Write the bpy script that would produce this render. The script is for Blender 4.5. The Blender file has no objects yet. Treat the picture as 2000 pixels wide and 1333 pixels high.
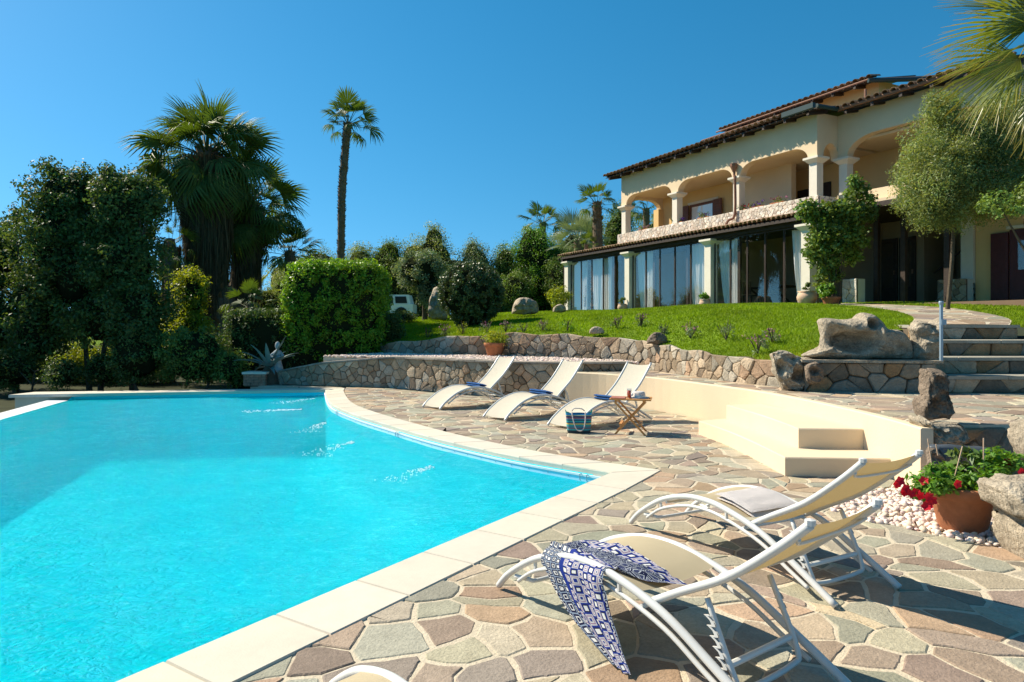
import bpy, math, random
import numpy as np
from mathutils import Vector, Matrix, kdtree, noise
from mathutils.geometry import tessellate_polygon, delaunay_2d_cdt
R = math.radians
random.seed(7); rng = np.random.default_rng(7)
S = bpy.context.scene
COL = S.collection

# ------------------------------------------------------------------ camera, sky, sun, exposure
F = 1333.0; CX = 1000.0; HY = 635.0; CH = 1.6
cam_d = bpy.data.cameras.new('camera'); cam = bpy.data.objects.new('camera', cam_d); COL.objects.link(cam)
cam.location = (0, 0, CH); cam.rotation_euler = (R(90), 0, 0)
cam_d.sensor_width = 36; cam_d.lens = 24; cam_d.shift_y = -31.5/2000
cam_d.clip_start = .05; cam_d.clip_end = 3000
S.camera = cam
SUN_EL = R(42); SUN_AZ = math.atan2(-.885, .465)      # azimuth clockwise from +Y
sun_dir = Vector((math.sin(SUN_AZ)*math.cos(SUN_EL), math.cos(SUN_AZ)*math.cos(SUN_EL), math.sin(SUN_EL)))
w = bpy.data.worlds.new('World'); S.world = w; w.use_nodes = True
wt = w.node_tree; wt.nodes.clear()
sky = wt.nodes.new('ShaderNodeTexSky'); sky.sky_type = 'NISHITA'; sky.sun_disc = False
sky.sun_elevation = SUN_EL; sky.sun_rotation = SUN_AZ
sky.air_density = 1.0; sky.dust_density = 0.25; sky.ozone_density = 3.0; sky.altitude = 300
hs = wt.nodes.new('ShaderNodeHueSaturation'); hs.inputs['Saturation'].default_value = 1.36; hs.inputs['Hue'].default_value = .482
hs.inputs['Value'].default_value = 1.0
bg = wt.nodes.new('ShaderNodeBackground'); bg.inputs[1].default_value = 0.092
wo = wt.nodes.new('ShaderNodeOutputWorld')
tcw = wt.nodes.new('ShaderNodeTexCoord'); sx = wt.nodes.new('ShaderNodeSeparateXYZ'); cb = wt.nodes.new('ShaderNodeCombineXYZ')
mz = wt.nodes.new('ShaderNodeMath'); mz.operation = 'ABSOLUTE'; mz2 = wt.nodes.new('ShaderNodeMath'); mz2.operation = 'MULTIPLY_ADD'; mz2.inputs[1].default_value = .84; mz2.inputs[2].default_value = .16
wt.links.new(tcw.outputs['Generated'], sx.inputs[0]); wt.links.new(sx.outputs[0], cb.inputs[0]); wt.links.new(sx.outputs[1], cb.inputs[1]); wt.links.new(sx.outputs[2], mz.inputs[0]); wt.links.new(mz.outputs[0], mz2.inputs[0]); wt.links.new(mz2.outputs[0], cb.inputs[2])
wt.links.new(cb.outputs[0], sky.inputs[0])
wt.links.new(sky.outputs[0], hs.inputs['Color']); wt.links.new(hs.outputs[0], bg.inputs[0]); wt.links.new(bg.outputs[0], wo.inputs[0])
sl = bpy.data.lights.new('sun', 'SUN'); sl.energy = 5.0; sl.angle = R(.5); sl.color = (1, .90, .74)
so = bpy.data.objects.new('sun', sl); COL.objects.link(so); so.location = (-20, 15, 30)
so.rotation_euler = sun_dir.to_track_quat('Z', 'Y').to_euler()
S.view_settings.view_transform = 'Standard'; S.view_settings.look = 'None'
S.view_settings.exposure = 0.72; S.view_settings.gamma = 1
S.view_settings.use_curve_mapping = False
S.render.engine = 'CYCLES'
S.cycles.max_bounces = 8; S.cycles.transparent_max_bounces = 16; S.cycles.caustics_reflective = False; S.cycles.caustics_refractive = False

def P(x, y, Y): return Vector(((x-CX)/F*Y, Y, CH+(HY-y)/F*Y))
def G(x, y, z=0.):
    Y = (CH-z)*F/(y-HY); return Vector(((x-CX)/F*Y, Y, z))

# ------------------------------------------------------------------ helpers
BASE = {}
def base_of(o): return BASE.get(o.name, Vector((0, 0, 0)))
def tag(o, label=None, cat=None, group=None, kind=None):
    if label: o['label'] = label
    if cat: o['category'] = cat
    if group: o['group'] = group
    if kind: o['kind'] = kind
    return o
def thing(name, label, cat, loc=(0, 0, 0), group=None):
    o = bpy.data.objects.new(name, None); COL.objects.link(o); o.location = loc
    o.empty_display_size = .1
    BASE[o.name] = Vector(loc); return tag(o, label, cat, group)
def mk(name, V, Fc, mat, parent=None, smooth=False, tint=None, loc=None, kind=None, uv=None):
    V = np.asarray(V, dtype=np.float32).reshape(-1, 3)
    b = base_of(parent) if parent else (Vector(loc) if loc is not None else Vector((0, 0, 0)))
    V = V - np.array(b, dtype=np.float32)
    me = bpy.data.meshes.new(name)
    if isinstance(Fc, np.ndarray):
        k = Fc.shape[1]; n = len(Fc)
        me.vertices.add(len(V)); me.vertices.foreach_set('co', V.ravel())
        me.loops.add(n*k); me.loops.foreach_set('vertex_index', Fc.astype(np.int32).ravel())
        me.polygons.add(n); me.polygons.foreach_set('loop_start', np.arange(0, n*k, k, dtype=np.int32))
        me.update(calc_edges=True)
    else:
        me.from_pydata(V.tolist(), [], Fc)
    if smooth: me.polygons.foreach_set('use_smooth', np.ones(len(me.polygons), dtype=bool))
    if tint is not None:
        a = me.color_attributes.new('tint', 'FLOAT_COLOR', 'POINT')
        t = np.asarray(tint, dtype=np.float32)
        if t.ndim == 1: t = np.tile(t, (len(V), 1))
        a.data.foreach_set('color', np.hstack([t[:, :3], np.ones((len(V), 1), np.float32)]).astype(np.float32).ravel())
    if uv is not None:
        ul = me.uv_layers.new(name='UVMap')
        li = np.empty(len(me.loops), np.int32); me.loops.foreach_get('vertex_index', li)
        ul.data.foreach_set('uv', np.asarray(uv, np.float32)[li].ravel())
    me.materials.append(mat); me.validate(); me.update()
    o = bpy.data.objects.new(name, me); COL.objects.link(o)
    if parent:
        o.parent = parent; BASE[o.name] = b
    else:
        o.location = b; BASE[o.name] = b
    if kind: o['kind'] = kind
    return o
def inst(name, me, parent, M):
    o = bpy.data.objects.new(name, me); COL.objects.link(o); o.parent = parent
    o.matrix_local = Matrix.Translation(-base_of(parent)) @ M; return o
def copy_thing(root, M, label=None, group=None):
    def rec(o, par):
        c = o.copy(); COL.objects.link(c); c.parent = par
        if par is not None: c.matrix_parent_inverse = o.matrix_parent_inverse.copy()
        for ch in kids.get(o.name, []): rec(ch, c)
        return c
    kids = {}
    st = [root]
    while st:
        x = st.pop(); kids[x.name] = list(x.children); st += list(x.children)
    r = rec(root, None); r.matrix_world = M
    if label: r['label'] = label
    if group: r['group'] = group
    return r
class MB:
    def __init__(s): s.v = []; s.f = []
    def add(s, v, f):
        b = len(s.v); s.v += [tuple(p) for p in v]; s.f += [[i+b for i in q] for q in f]; return s
    def box(s, a, b, fn=None):
        (x0, y0, z0), (x1, y1, z1) = a, b
        v = [(x0,y0,z0),(x1,y0,z0),(x1,y1,z0),(x0,y1,z0),(x0,y0,z1),(x1,y0,z1),(x1,y1,z1),(x0,y1,z1)]
        if fn: v = [fn(*p) for p in v]
        return s.add(v, [[0,3,2,1],[4,5,6,7],[0,1,5,4],[1,2,6,5],[2,3,7,6],[3,0,4,7]])
    def tube(s, pts, r, n=8, cap=True, sm=0, flat=1.0):
        pts = [Vector(p) for p in pts]
        if sm: pts, r = crom(pts, sm, r)
        m = len(pts); rr = r if isinstance(r, (list, tuple)) else [r]*m
        v = []; f = []
        ref = None
        for i, p in enumerate(pts):
            t = (pts[min(i+1, m-1)]-pts[max(i-1, 0)])
            if t.length < 1e-9: t = Vector((0, 0, 1))
            t.normalize()
            if ref is None:
                ref = Vector((0, 0, 1)) if abs(t.z) < .9 else Vector((1, 0, 0))
            nx = (ref - t*ref.dot(t)).normalized(); ny = t.cross(nx); ref = nx
            for k in range(n):
                a = 2*math.pi*k/n; v.append(p+(nx*math.cos(a)+ny*math.sin(a)*flat)*rr[i])
        for i in range(m-1):
            for k in range(n):
                a = i*n+k; b = i*n+(k+1) % n; f.append([a, b, b+n, a+n])
        if cap: f.append(list(range(n))[::-1]); f.append([(m-1)*n+k for k in range(n)])
        return s.add(v, f)
    def lathe(s, prof, c=(0, 0, 0), n=20, cap=True):
        v = []; f = []
        for r, z in prof:
            for k in range(n):
                a = 2*math.pi*k/n; v.append((c[0]+r*math.cos(a), c[1]+r*math.sin(a), c[2]+z))
        m = len(prof)
        for i in range(m-1):
            for k in range(n):
                a = i*n+k; b = i*n+(k+1) % n; f.append([a, b, b+n, a+n])
        if cap: f.append(list(range(n))[::-1]); f.append([(m-1)*n+k for k in range(n)])
        return s.add(v, f)
    def build(s, name, mat, parent=None, **k): return mk(name, s.v, s.f, mat, parent, **k)
def crom(pts, k, r=None):
    pts = [Vector(p) for p in pts]; out = []; ro = []
    m = len(pts); rl = r if isinstance(r, (list, tuple)) else [r]*m
    for i in range(m-1):
        p0 = pts[max(i-1, 0)]; p1 = pts[i]; p2 = pts[i+1]; p3 = pts[min(i+2, m-1)]
        for j in range(k):
            t = j/k
            out.append(.5*((2*p1)+(p2-p0)*t+(2*p0-5*p1+4*p2-p3)*t*t+(3*p1-p0-3*p2+p3)*t**3))
            ro.append((rl[i]*(1-t)+rl[i+1]*t) if rl[i] is not None else None)
    out.append(pts[-1]); ro.append(rl[-1]); return out, ro
def crom2(pts, k): return [(p.x, p.y) for p in crom([(a, b, 0) for a, b in pts], k)[0]]
def inside(p, poly):
    x, y = p; c = False; n = len(poly); j = n-1
    for i in range(n):
        xi, yi = poly[i]; xj, yj = poly[j]
        if (yi > y) != (yj > y) and x < (xj-xi)*(y-yi)/(yj-yi)+xi: c = not c
        j = i
    return c
def inside_np(X, Y, poly):
    c = np.zeros(len(X), bool); n = len(poly); j = n-1
    for i in range(n):
        xi, yi = poly[i]; xj, yj = poly[j]
        if yi != yj: c ^= ((yi > Y) != (yj > Y)) & (X < (xj-xi)*(Y-yi)/(yj-yi)+xi)
        j = i
    return c
def near_on(p, poly, closed=True):
    best = (1e9, None); n = len(poly)
    for i in range(n if closed else n-1):
        a = poly[i]; b = poly[(i+1) % n]; dx = b[0]-a[0]; dy = b[1]-a[1]; L = dx*dx+dy*dy
        t = 0 if L < 1e-12 else max(0, min(1, ((p[0]-a[0])*dx+(p[1]-a[1])*dy)/L))
        q = (a[0]+dx*t, a[1]+dy*t); d = math.hypot(p[0]-q[0], p[1]-q[1])
        if d < best[0]: best = (d, q, i, t)
    return best
def sheet(name, poly, z, mat, parent=None, thick=0., kind='structure'):
    n = len(poly); tr = tessellate_polygon([[Vector((a, b, 0)) for a, b in poly]])
    v = [(a, b, z) for a, b in poly]; f = []
    for t in tr:
        a, b, c = t
        if (Vector(v[b])-Vector(v[a])).cross(Vector(v[c])-Vector(v[a])).z < 0: b, c = c, b
        f.append([a, b, c])
    if thick:
        v += [(a, b, z-thick) for a, b in poly]
        ar = sum(poly[i][0]*poly[(i+1) % n][1]-poly[(i+1) % n][0]*poly[i][1] for i in range(n))
        for i in range(n):
            j = (i+1) % n
            f.append([i, i+n, j+n, j] if ar > 0 else [i, j, j+n, i+n])
    return mk(name, v, f, mat, parent, kind=kind if parent is None else None)
def voronoi(seeds, gap, maxr, aspect=1.0):
    kd = kdtree.KDTree(len(seeds))
    for i, s in enumerate(seeds): kd.insert((s[0], s[1], 0), i)
    kd.balance(); out = []
    for i, s in enumerate(seeds):
        poly = [(s[0]-maxr, s[1]-maxr), (s[0]+maxr, s[1]-maxr), (s[0]+maxr, s[1]+maxr), (s[0]-maxr, s[1]+maxr)]
        for co, j, d in kd.find_n((s[0], s[1], 0), 22):
            if j == i or d < 1e-6: continue
            nx, ny = (co[0]-s[0])/d, (co[1]-s[1])/d
            mm = d/2-gap*(.6+.8*((i*7+j*13+ (i*j) % 11) % 10)/10 if i < j else .6+.8*((j*7+i*13+(i*j) % 11) % 10)/10)
            new = []; m = len(poly)
            for k in range(m):
                a = poly[k]; b = poly[(k+1) % m]
                da = (a[0]-s[0])*nx+(a[1]-s[1])*ny-mm; db = (b[0]-s[0])*nx+(b[1]-s[1])*ny-mm
                if da <= 0: new.append(a)
                if da*db < 0:
                    t = da/(da-db); new.append((a[0]+(b[0]-a[0])*t, a[1]+(b[1]-a[1])*t))
            poly = new
            if len(poly) < 3: break
        out.append(poly)
    return out
def area(p):
    return .5*sum(p[i][0]*p[(i+1) % len(p)][1]-p[(i+1) % len(p)][0]*p[i][1] for i in range(len(p)))
def soften(poly, c, jit, rnd):
    # merge very short edges, cut corners a little, wobble
    p = []
    for q in poly:
        if not p or math.hypot(q[0]-p[-1][0], q[1]-p[-1][1]) > jit*2.2: p.append(q)
    if len(p) > 3 and math.hypot(p[0][0]-p[-1][0], p[0][1]-p[-1][1]) < jit*2.2: p.pop()
    o = []; n = len(p)
    for i in range(n):
        a = p[i-1]; b = p[i]; d = p[(i+1) % n]
        la = math.hypot(a[0]-b[0], a[1]-b[1]); ld = math.hypot(d[0]-b[0], d[1]-b[1])
        ca = min(c, la*.4)/max(la, 1e-6); cd = min(c, ld*.4)/max(ld, 1e-6)
        o.append((b[0]+(a[0]-b[0])*ca, b[1]+(a[1]-b[1])*ca))
        o.append((b[0]*.84+.08*((a[0]-b[0])*ca*2+(b[0])*1+(d[0]-b[0])*cd*2+b[0]), b[1]*.84+.08*((a[1]-b[1])*ca*2+b[1]+(d[1]-b[1])*cd*2+b[1])))
        o.append((b[0]+(d[0]-b[0])*cd, b[1]+(d[1]-b[1])*cd))
        if ld > .14:
            o.append(((b[0]+d[0])/2, (b[1]+d[1])/2))
    return [(x+rnd.uniform(-jit, jit), y+rnd.uniform(-jit, jit)) for x, y in o]
def darts(inside_fn, bb, rmin, rmax, n, rnd):
    cell = rmax; grid = {}; out = []
    for _ in range(n):
        x = rnd.uniform(bb[0], bb[2]); y = rnd.uniform(bb[1], bb[3])
        r = rmin+(rmax-rmin)*rnd.random()**.8
        gx, gy = int(x//cell), int(y//cell); ok = True
        for a in (-1, 0, 1):
            for b in (-1, 0, 1):
                for (qx, qy, qr) in grid.get((gx+a, gy+b), ()):
                    if (qx-x)**2+(qy-y)**2 < ((r+qr)/2)**2: ok = False; break
                if not ok: break
            if not ok: break
        if ok and inside_fn((x, y)): grid.setdefault((gx, gy), []).append((x, y, r)); out.append((x, y))
    return out

# ------------------------------------------------------------------ materials
MATS = {}
def mat(name, col=(.5, .5, .5), rough=.7, bump=0., bscale=20, var=.0, vscale=4., tint=False, spec=.3, metal=0., trans=0., tcol=None, obj_var=0., var2=None, coords='Object', detail=5, objtint=0.):
    if name in MATS: return MATS[name]
    m = bpy.data.materials.new(name); m.use_nodes = True; nt = m.node_tree; N = nt.nodes; L = nt.links
    p = N['Principled BSDF']; out = N['Material Output']
    p.inputs['Roughness'].default_value = rough; p.inputs['Specular IOR Level'].default_value = spec; p.inputs['Metallic'].default_value = metal
    tc = N.new('ShaderNodeTexCoord')
    src = None
    if tint:
        a = N.new('ShaderNodeAttribute'); a.attribute_name = 'tint'; src = a.outputs['Color']
        mx = N.new('ShaderNodeMix'); mx.data_type = 'RGBA'; mx.blend_type = 'MULTIPLY'; mx.inputs[0].default_value = 1
        L.new(src, mx.inputs[6]); mx.inputs[7].default_value = (*col, 1); src = mx.outputs[2]
    else:
        c = N.new('ShaderNodeRGB'); c.outputs[0].default_value = (*col, 1); src = c.outputs[0]
    def modul(src, sc, amt, det=5, dist=0.):
        nz = N.new('ShaderNodeTexNoise'); nz.inputs['Scale'].default_value = sc; nz.inputs['Detail'].default_value = det; nz.inputs['Distortion'].default_value = dist
        nz.inputs['Roughness'].default_value = .65
        L.new(tc.outputs[coords], nz.inputs['Vector'])
        mr = N.new('ShaderNodeMapRange'); mr.inputs[1].default_value = .25; mr.inputs[2].default_value = .75; mr.inputs[3].default_value = 1-amt; mr.inputs[4].default_value = 1+amt
        L.new(nz.outputs['Fac'], mr.inputs[0])
        mm = N.new('ShaderNodeVectorMath'); mm.operation = 'SCALE'; L.new(src, mm.inputs[0]); L.new(mr.outputs[0], mm.inputs['Scale']); return mm.outputs[0]
    if var: src = modul(src, vscale, var, detail)
    if var2: src = modul(src, var2[0], var2[1])
    if objtint:
        oi = N.new('ShaderNodeObjectInfo'); mr = N.new('ShaderNodeMapRange'); mr.inputs[3].default_value = 1-objtint; mr.inputs[4].default_value = 1+objtint
        L.new(oi.outputs['Random'], mr.inputs[0]); mm = N.new('ShaderNodeVectorMath'); mm.operation = 'SCALE'; L.new(src, mm.inputs[0]); L.new(mr.outputs[0], mm.inputs['Scale']); src = mm.outputs[0]
    L.new(src, p.inputs['Base Color'])
    if bump:
        nz = N.new('ShaderNodeTexNoise'); nz.inputs['Scale'].default_value = bscale; nz.inputs['Detail'].default_value = 6; nz.inputs['Roughness'].default_value = .6
        L.new(tc.outputs[coords], nz.inputs['Vector'])
        b = N.new('ShaderNodeBump'); b.inputs['Strength'].default_value = min(1, bump); b.inputs['Distance'].default_value = .02 if bump <= 1 else .02*bump
        L.new(nz.outputs['Fac'], b.inputs['Height']); L.new(b.outputs[0], p.inputs['Normal'])
    if trans:
        tr = N.new('ShaderNodeBsdfTranslucent'); ms = N.new('ShaderNodeMixShader'); ms.inputs[0].default_value = trans
        if tcol:
            mc = N.new('ShaderNodeMix'); mc.data_type = 'RGBA'; mc.blend_type = 'MULTIPLY'; mc.inputs[0].default_value = 1
            L.new(src, mc.inputs[6]); mc.inputs[7].default_value = (*tcol, 1); L.new(mc.outputs[2], tr.inputs[0])
        else: L.new(src, tr.inputs[0])
        L.new(p.outputs[0], ms.inputs[1]); L.new(tr.outputs[0], ms.inputs[2]); L.new(ms.outputs[0], out.inputs[0])
    MATS[name] = m; return m
M_flag = mat('flagstone', (1, 1, 1), .8, .5, 60, .16, 9, tint=True, var2=(70, .2), spec=.15)
M_mort = mat('mortar', (.56, .485, .36), .9, .5, 60, .14, 3, spec=.1, var2=(40, .1))
M_cope = mat('coping_stone', (.62, .565, .46), .65, .12, 70, .06, 2.2, spec=.25, tint=True, var2=(14, .04))
M_wstone = mat('wall_stone', (1, 1, 1), .85, 1.0, 30, .28, 8, tint=True, var2=(45, .2), spec=.15)
M_wmort = mat('wall_joint', (.16, .125, .085), .95, .8, 25, .3, 5, spec=.05)
M_rock = mat('weathered_granite', (.40, .34, .255), .95, 2.6, 22, .42, 6, spec=.05, var2=(45, .4))
M_drock = mat('dark_rock', (.23, .18, .135), .95, 2.6, 20, .4, 6, spec=.05, var2=(40, .4))
M_plaster = mat('cream_plaster', (.69, .565, .395), .85, .18, 40, .04, 1.5, spec=.1)
M_hwall = mat('house_plaster', (.74, .58, .385), .9, .12, 20, .06, .8, spec=.1)
M_hyel = mat('house_yellow_plaster', (.76, .52, .24), .9, .12, 20, .05, .8, spec=.1)
M_trim = mat('pale_stone_trim', (.74, .68, .56), .8, .2, 25, .06, 3, spec=.15)
M_tile = mat('terracotta_tile', (.23, .155, .10), .9, .7, 25, .4, 6, spec=.08, objtint=.35)
M_tile2 = mat('pale_terracotta_tile', (.42, .27, .17), .9, .7, 25, .35, 6, spec=.08, objtint=.3)
M_dwood = mat('dark_timber', (.045, .03, .022), .6, .4, 30, .3, 8)
M_bwood = mat('brown_shutter', (.17, .065, .035), .5, .2, 30, .2, 8)
M_redwood = mat('dark_red_shutter', (.09, .022, .02), .5, .2, 30, .2, 8)
M_copper = mat('copper_pipe', (.24, .12, .075), .7, 0, 10, .2, 8)
M_gutter = mat('dark_green_gutter', (.03, .055, .055), .4, 0, 10, .1, 8)
M_metal = mat('white_enamel', (.64, .64, .61), .3, 0, 10, .03, 6, spec=.5)
M_steel = mat('grey_post', (.3, .4, .48), .4, 0, 10, .05, 8, metal=.3)
M_sling = mat('beige_sling', (.52, .445, .30), .8, .3, 400, .03, 6, trans=.22, tcol=(1.0, .8, .42), spec=.1)
M_sling2 = mat('cream_sling', (.62, .57, .46), .8, .3, 400, .03, 6, trans=.15, spec=.1)
M_tow = mat('white_towel', (.78, .72, .68), .95, 1.0, 160, .06, 12, spec=.05)
M_btow = mat('blue_towel', (.05, .13, .33), .95, 1.0, 160, .15, 12, spec=.05)
M_twood = mat('teak', (.50, .24, .075), .5, .2, 60, .25, 12, spec=.3)
M_terra = mat('terracotta', (.36, .145, .07), .8, .3, 30, .16, 6, spec=.15, var2=(18, .1))
M_uclay = mat('pale_clay', (.55, .38, .26), .85, .4, 25, .15, 8)
M_soil = mat('soil', (.07, .05, .035), .95, 1, 40, .3, 10)
M_ground = mat('garden_soil', (.045, .05, .025), .95, 1, 6, .4, 1.2, spec=.05)
M_lawn = mat('lawn_turf', (.14, .22, .018), .9, .6, 60, .28, 1.3, spec=.05, var2=(30, .35))
M_peb = mat('pebble', (.80, .69, .60), .7, .3, 40, .1, 12, tint=True, spec=.25)
M_curt = mat('sheer_curtain', (.97, .97, .95), .9, 0, 10, .02, 3, trans=.12, spec=.05)
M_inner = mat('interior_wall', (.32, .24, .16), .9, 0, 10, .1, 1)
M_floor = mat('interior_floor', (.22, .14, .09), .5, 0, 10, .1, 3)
M_white = mat('white_paint', (.8, .8, .8), .4, 0)
M_black = mat('black_rubber', (.02, .02, .02), .6, 0)
M_liner = mat('pool_liner', (.004, .88, .97), .5, 0, 10, .03, .6, spec=.3)
M_band = mat('pool_rim_band', (.50, .74, .86), .35, 0, 10, .03, 2, spec=.5)
M_shell = mat('pool_outer_render', (.50, .46, .33), .9, .2, 20, .1, 3)
M_brick = mat('old_brick', (.42, .25, .17), .9, .8, 30, .4, 9, spec=.08)
M_slate = mat('dark_slate', (.07, .08, .09), .35, .4, 14, .35, 5, spec=.4)
def leafmat(name, col, tr=.3, rough=.5, tcol=(1.3, 1.25, .5), spec=.35):
    return mat(name, col, rough, 0, 10, .18, .7, tint=True, trans=tr, tcol=tcol, spec=spec)
L_dark = leafmat('dark_leaf', (.085, .135, .035), .3, .6, spec=.3)
L_hedge = leafmat('bright_hedge_leaf', (.17, .31, .022), .38, .45, (1.5, 1.4, .3))
L_ball = leafmat('clipped_leaf', (.085, .13, .04), .18, .38, spec=.5)
L_olive = leafmat('olive_leaf', (.24, .29, .10), .38, .5)
L_mid = leafmat('mid_leaf', (.15, .225, .045), .3, .5)
L_bright = leafmat('fresh_leaf', (.13, .27, .03), .35, .5, (1.4, 1.3, .3))
L_grey = leafmat('grey_leaf', (.20, .26, .13), .25, .6)
L_yel = leafmat('yellow_leaf', (.26, .33, .03), .45, .5, (1.4, 1.2, .3))
L_palm = leafmat('palm_leaf', (.075, .125, .03), .28, .55, (1.7, 1.6, .3), spec=.25)
L_palm2 = leafmat('near_palm_leaf', (.16, .20, .035), .32, .35, (1.3, 1.25, .4), spec=.5)
L_blue = leafmat('blue_palm_leaf', (.21, .27, .20), .2, .5)
L_dead = leafmat('dead_frond', (.10, .075, .042), .15, .8, (1.1, .9, .6), spec=.05)
L_agave = mat('agave_leaf', (.15, .23, .21), .5, .1, 20, .2, 4)
M_bark = mat('bark', (.105, .085, .06), .95, 1.3, 18, .35, 7, spec=.05)
M_pbark = mat('palm_bark', (.17, .125, .085), .95, 1.5, 22, .4, 9, spec=.05)
L_grass = leafmat('grass_blade', (.20, .31, .016), .35, .55, (1.3, 1.3, .3), spec=.15)
M_redfl = mat('red_petal', (.62, .012, .03), .6, 0, trans=.2)
M_pinkfl = mat('mauve_petal', (.32, .12, .18), .8, 0, 10, .3, 20)
M_purfl = mat('purple_petal', (.12, .03, .25), .6, 0)
M_orfl = mat('orange_petal', (.7, .3, .03), .6, 0, tint=True)

def glassmat(name, tcol=(.75, .82, .85), refl=.12, rough=.0, gcol=(.9, .95, 1)):
    m = bpy.data.materials.new(name); m.use_nodes = True; nt = m.node_tree; N = nt.nodes; L = nt.links; N.remove(N['Principled BSDF'])
    t = N.new('ShaderNodeBsdfTransparent'); t.inputs[0].default_value = (*tcol, 1)
    g = N.new('ShaderNodeBsdfGlossy'); g.inputs[0].default_value = (*gcol, 1); g.inputs['Roughness'].default_value = rough
    f = N.new('ShaderNodeLayerWeight'); f.inputs[0].default_value = .5
    pw = N.new('ShaderNodeMath'); pw.operation = 'POWER'; pw.inputs[1].default_value = 3; L.new(f.outputs['Facing'], pw.inputs[0])
    a = N.new('ShaderNodeMath'); a.operation = 'MULTIPLY_ADD'; a.use_clamp = True; a.inputs[1].default_value = .65; a.inputs[2].default_value = refl; L.new(pw.outputs[0], a.inputs[0])
    mx = N.new('ShaderNodeMixShader'); L.new(a.outputs[0], mx.inputs[0]); L.new(t.outputs[0], mx.inputs[1]); L.new(g.outputs[0], mx.inputs[2])
    L.new(mx.outputs[0], N['Material Output'].inputs[0]); return m
M_glass = glassmat('window_glass', (1, 1, 1), .06, gcol=(.95, .95, .9))
M_drink = glassmat('drinking_glass', (.9, .93, .95), .05)
M_juice = mat('orange_drink', (.85, .12, .04), .2, 0, trans=.3)

def watermat():
    m = bpy.data.materials.new('pool_water'); m.use_nodes = True; nt = m.node_tree; N = nt.nodes; L = nt.links; N.remove(N['Principled BSDF'])
    tc = N.new('ShaderNodeTexCoord')
    def nz(sc, det, dist, stretch=(1, 1, 1), rot=0):
        mp = N.new('ShaderNodeMapping'); mp.inputs['Scale'].default_value = stretch; mp.inputs['Rotation'].default_value = (0, 0, rot); L.new(tc.outputs['Object'], mp.inputs[0])
        n = N.new('ShaderNodeTexNoise'); n.inputs['Scale'].default_value = sc; n.inputs['Detail'].default_value = det; n.inputs['Distortion'].default_value = dist; n.inputs['Roughness'].default_value = .55
        L.new(mp.outputs[0], n.inputs['Vector']); return n.outputs['Fac']
    def math_(op, a, b):
        q = N.new('ShaderNodeMath'); q.operation = op
        for i, x in enumerate((a, b)):
            if isinstance(x, (int, float)): q.inputs[i].default_value = x
            else: L.new(x, q.inputs[i])
        return q.outputs[0]
    big = nz(3.0, 3, 1.2, (1, 1.5, 1), .6); fine = nz(10, 4, 2.0, (1, 1.3, 1), -.3)
    h = math_('ADD', math_('MULTIPLY', big, .45), math_('MULTIPLY', fine, .55))
    b = N.new('ShaderNodeBump'); b.inputs['Strength'].default_value = .8; b.inputs['Distance'].default_value = .17; L.new(h, b.inputs['Height'])
    f = N.new('ShaderNodeFresnel'); f.inputs[0].default_value = 1.33; L.new(b.outputs[0], f.inputs['Normal'])
    g = N.new('ShaderNodeBsdfGlossy'); g.inputs['Roughness'].default_value = .07; g.inputs[0].default_value = (.85, .95, .95, 1); L.new(b.outputs[0], g.inputs['Normal'])
    # caustic light flecks painted into the transmission tint, following the wave noise
    mr = N.new('ShaderNodeMapRange'); mr.inputs[1].default_value = .44; mr.inputs[2].default_value = .58; mr.inputs[3].default_value = 0; mr.inputs[4].default_value = 1
    L.new(h, mr.inputs[0])
    mc = N.new('ShaderNodeMix'); mc.data_type = 'RGBA'; L.new(mr.outputs[0], mc.inputs[0])
    mc.inputs[6].default_value = (.02, .80, .90, 1); mc.inputs[7].default_value = (.7, 1, 1, 1)
    t = N.new('ShaderNodeBsdfTransparent'); L.new(mc.outputs[2], t.inputs[0])
    d = N.new('ShaderNodeBsdfDiffuse'); d.inputs[0].default_value = (.001, .70, .82, 1); L.new(b.outputs[0], d.inputs['Normal'])
    m1 = N.new('ShaderNodeMixShader'); m1.inputs[0].default_value = .42; L.new(t.outputs[0], m1.inputs[1]); L.new(d.outputs[0], m1.inputs[2])
    fm = N.new('ShaderNodeMath'); fm.operation = 'MULTIPLY'; fm.inputs[1].default_value = .45; L.new(f.outputs[0], fm.inputs[0])
    m2 = N.new('ShaderNodeMixShader'); L.new(fm.outputs[0], m2.inputs[0]); L.new(m1.outputs[0], m2.inputs[1]); L.new(g.outputs[0], m2.inputs[2])
    L.new(m2.outputs[0], N['Material Output'].inputs[0]); return m
M_water = watermat()
# ------------------------------------------------------------------ plan of the place
INNER = crom2([(-4.58, 16.73), (-3.72, 13.95), (-2.88, 12.26), (-1.82, 10.63), (-1.18, 9.70), (-.53, 8.89), (.15, 8.14), (1.07, 7.34)], 5)
NE = (-.5496, -.8354)                       # direction of the near pool edge, away from the corner
EDGE_END = (1.07+NE[0]*10.5, 7.34+NE[1]*10.5)
FARL = (-11.4, 15.45)                       # left end of the far coping
INF0 = (-10.15, 15.6); INF1 = (-9.3, 12.4); INF2 = (-5.5, .2)
def offset(pl, d):
    o = []
    for i, p in enumerate(pl):
        a = pl[max(i-1, 0)]; b = pl[min(i+1, len(pl)-1)]
        dx, dy = b[0]-a[0], b[1]-a[1]; l = math.hypot(dx, dy); o.append((p[0]-dy/l*d, p[1]+dx/l*d))
    return o
OUTER = offset(INNER, .42)
OUTER[0] = (-4.2, 17.15)
CORNER = (1.63, 7.46); OUTER[-1] = CORNER
nx, ny = .8354, -.5496                      # outward normal of the near edge
NEAR_O = lambda d: (CORNER[0]+NE[0]*d, CORNER[1]+NE[1]*d)
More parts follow.
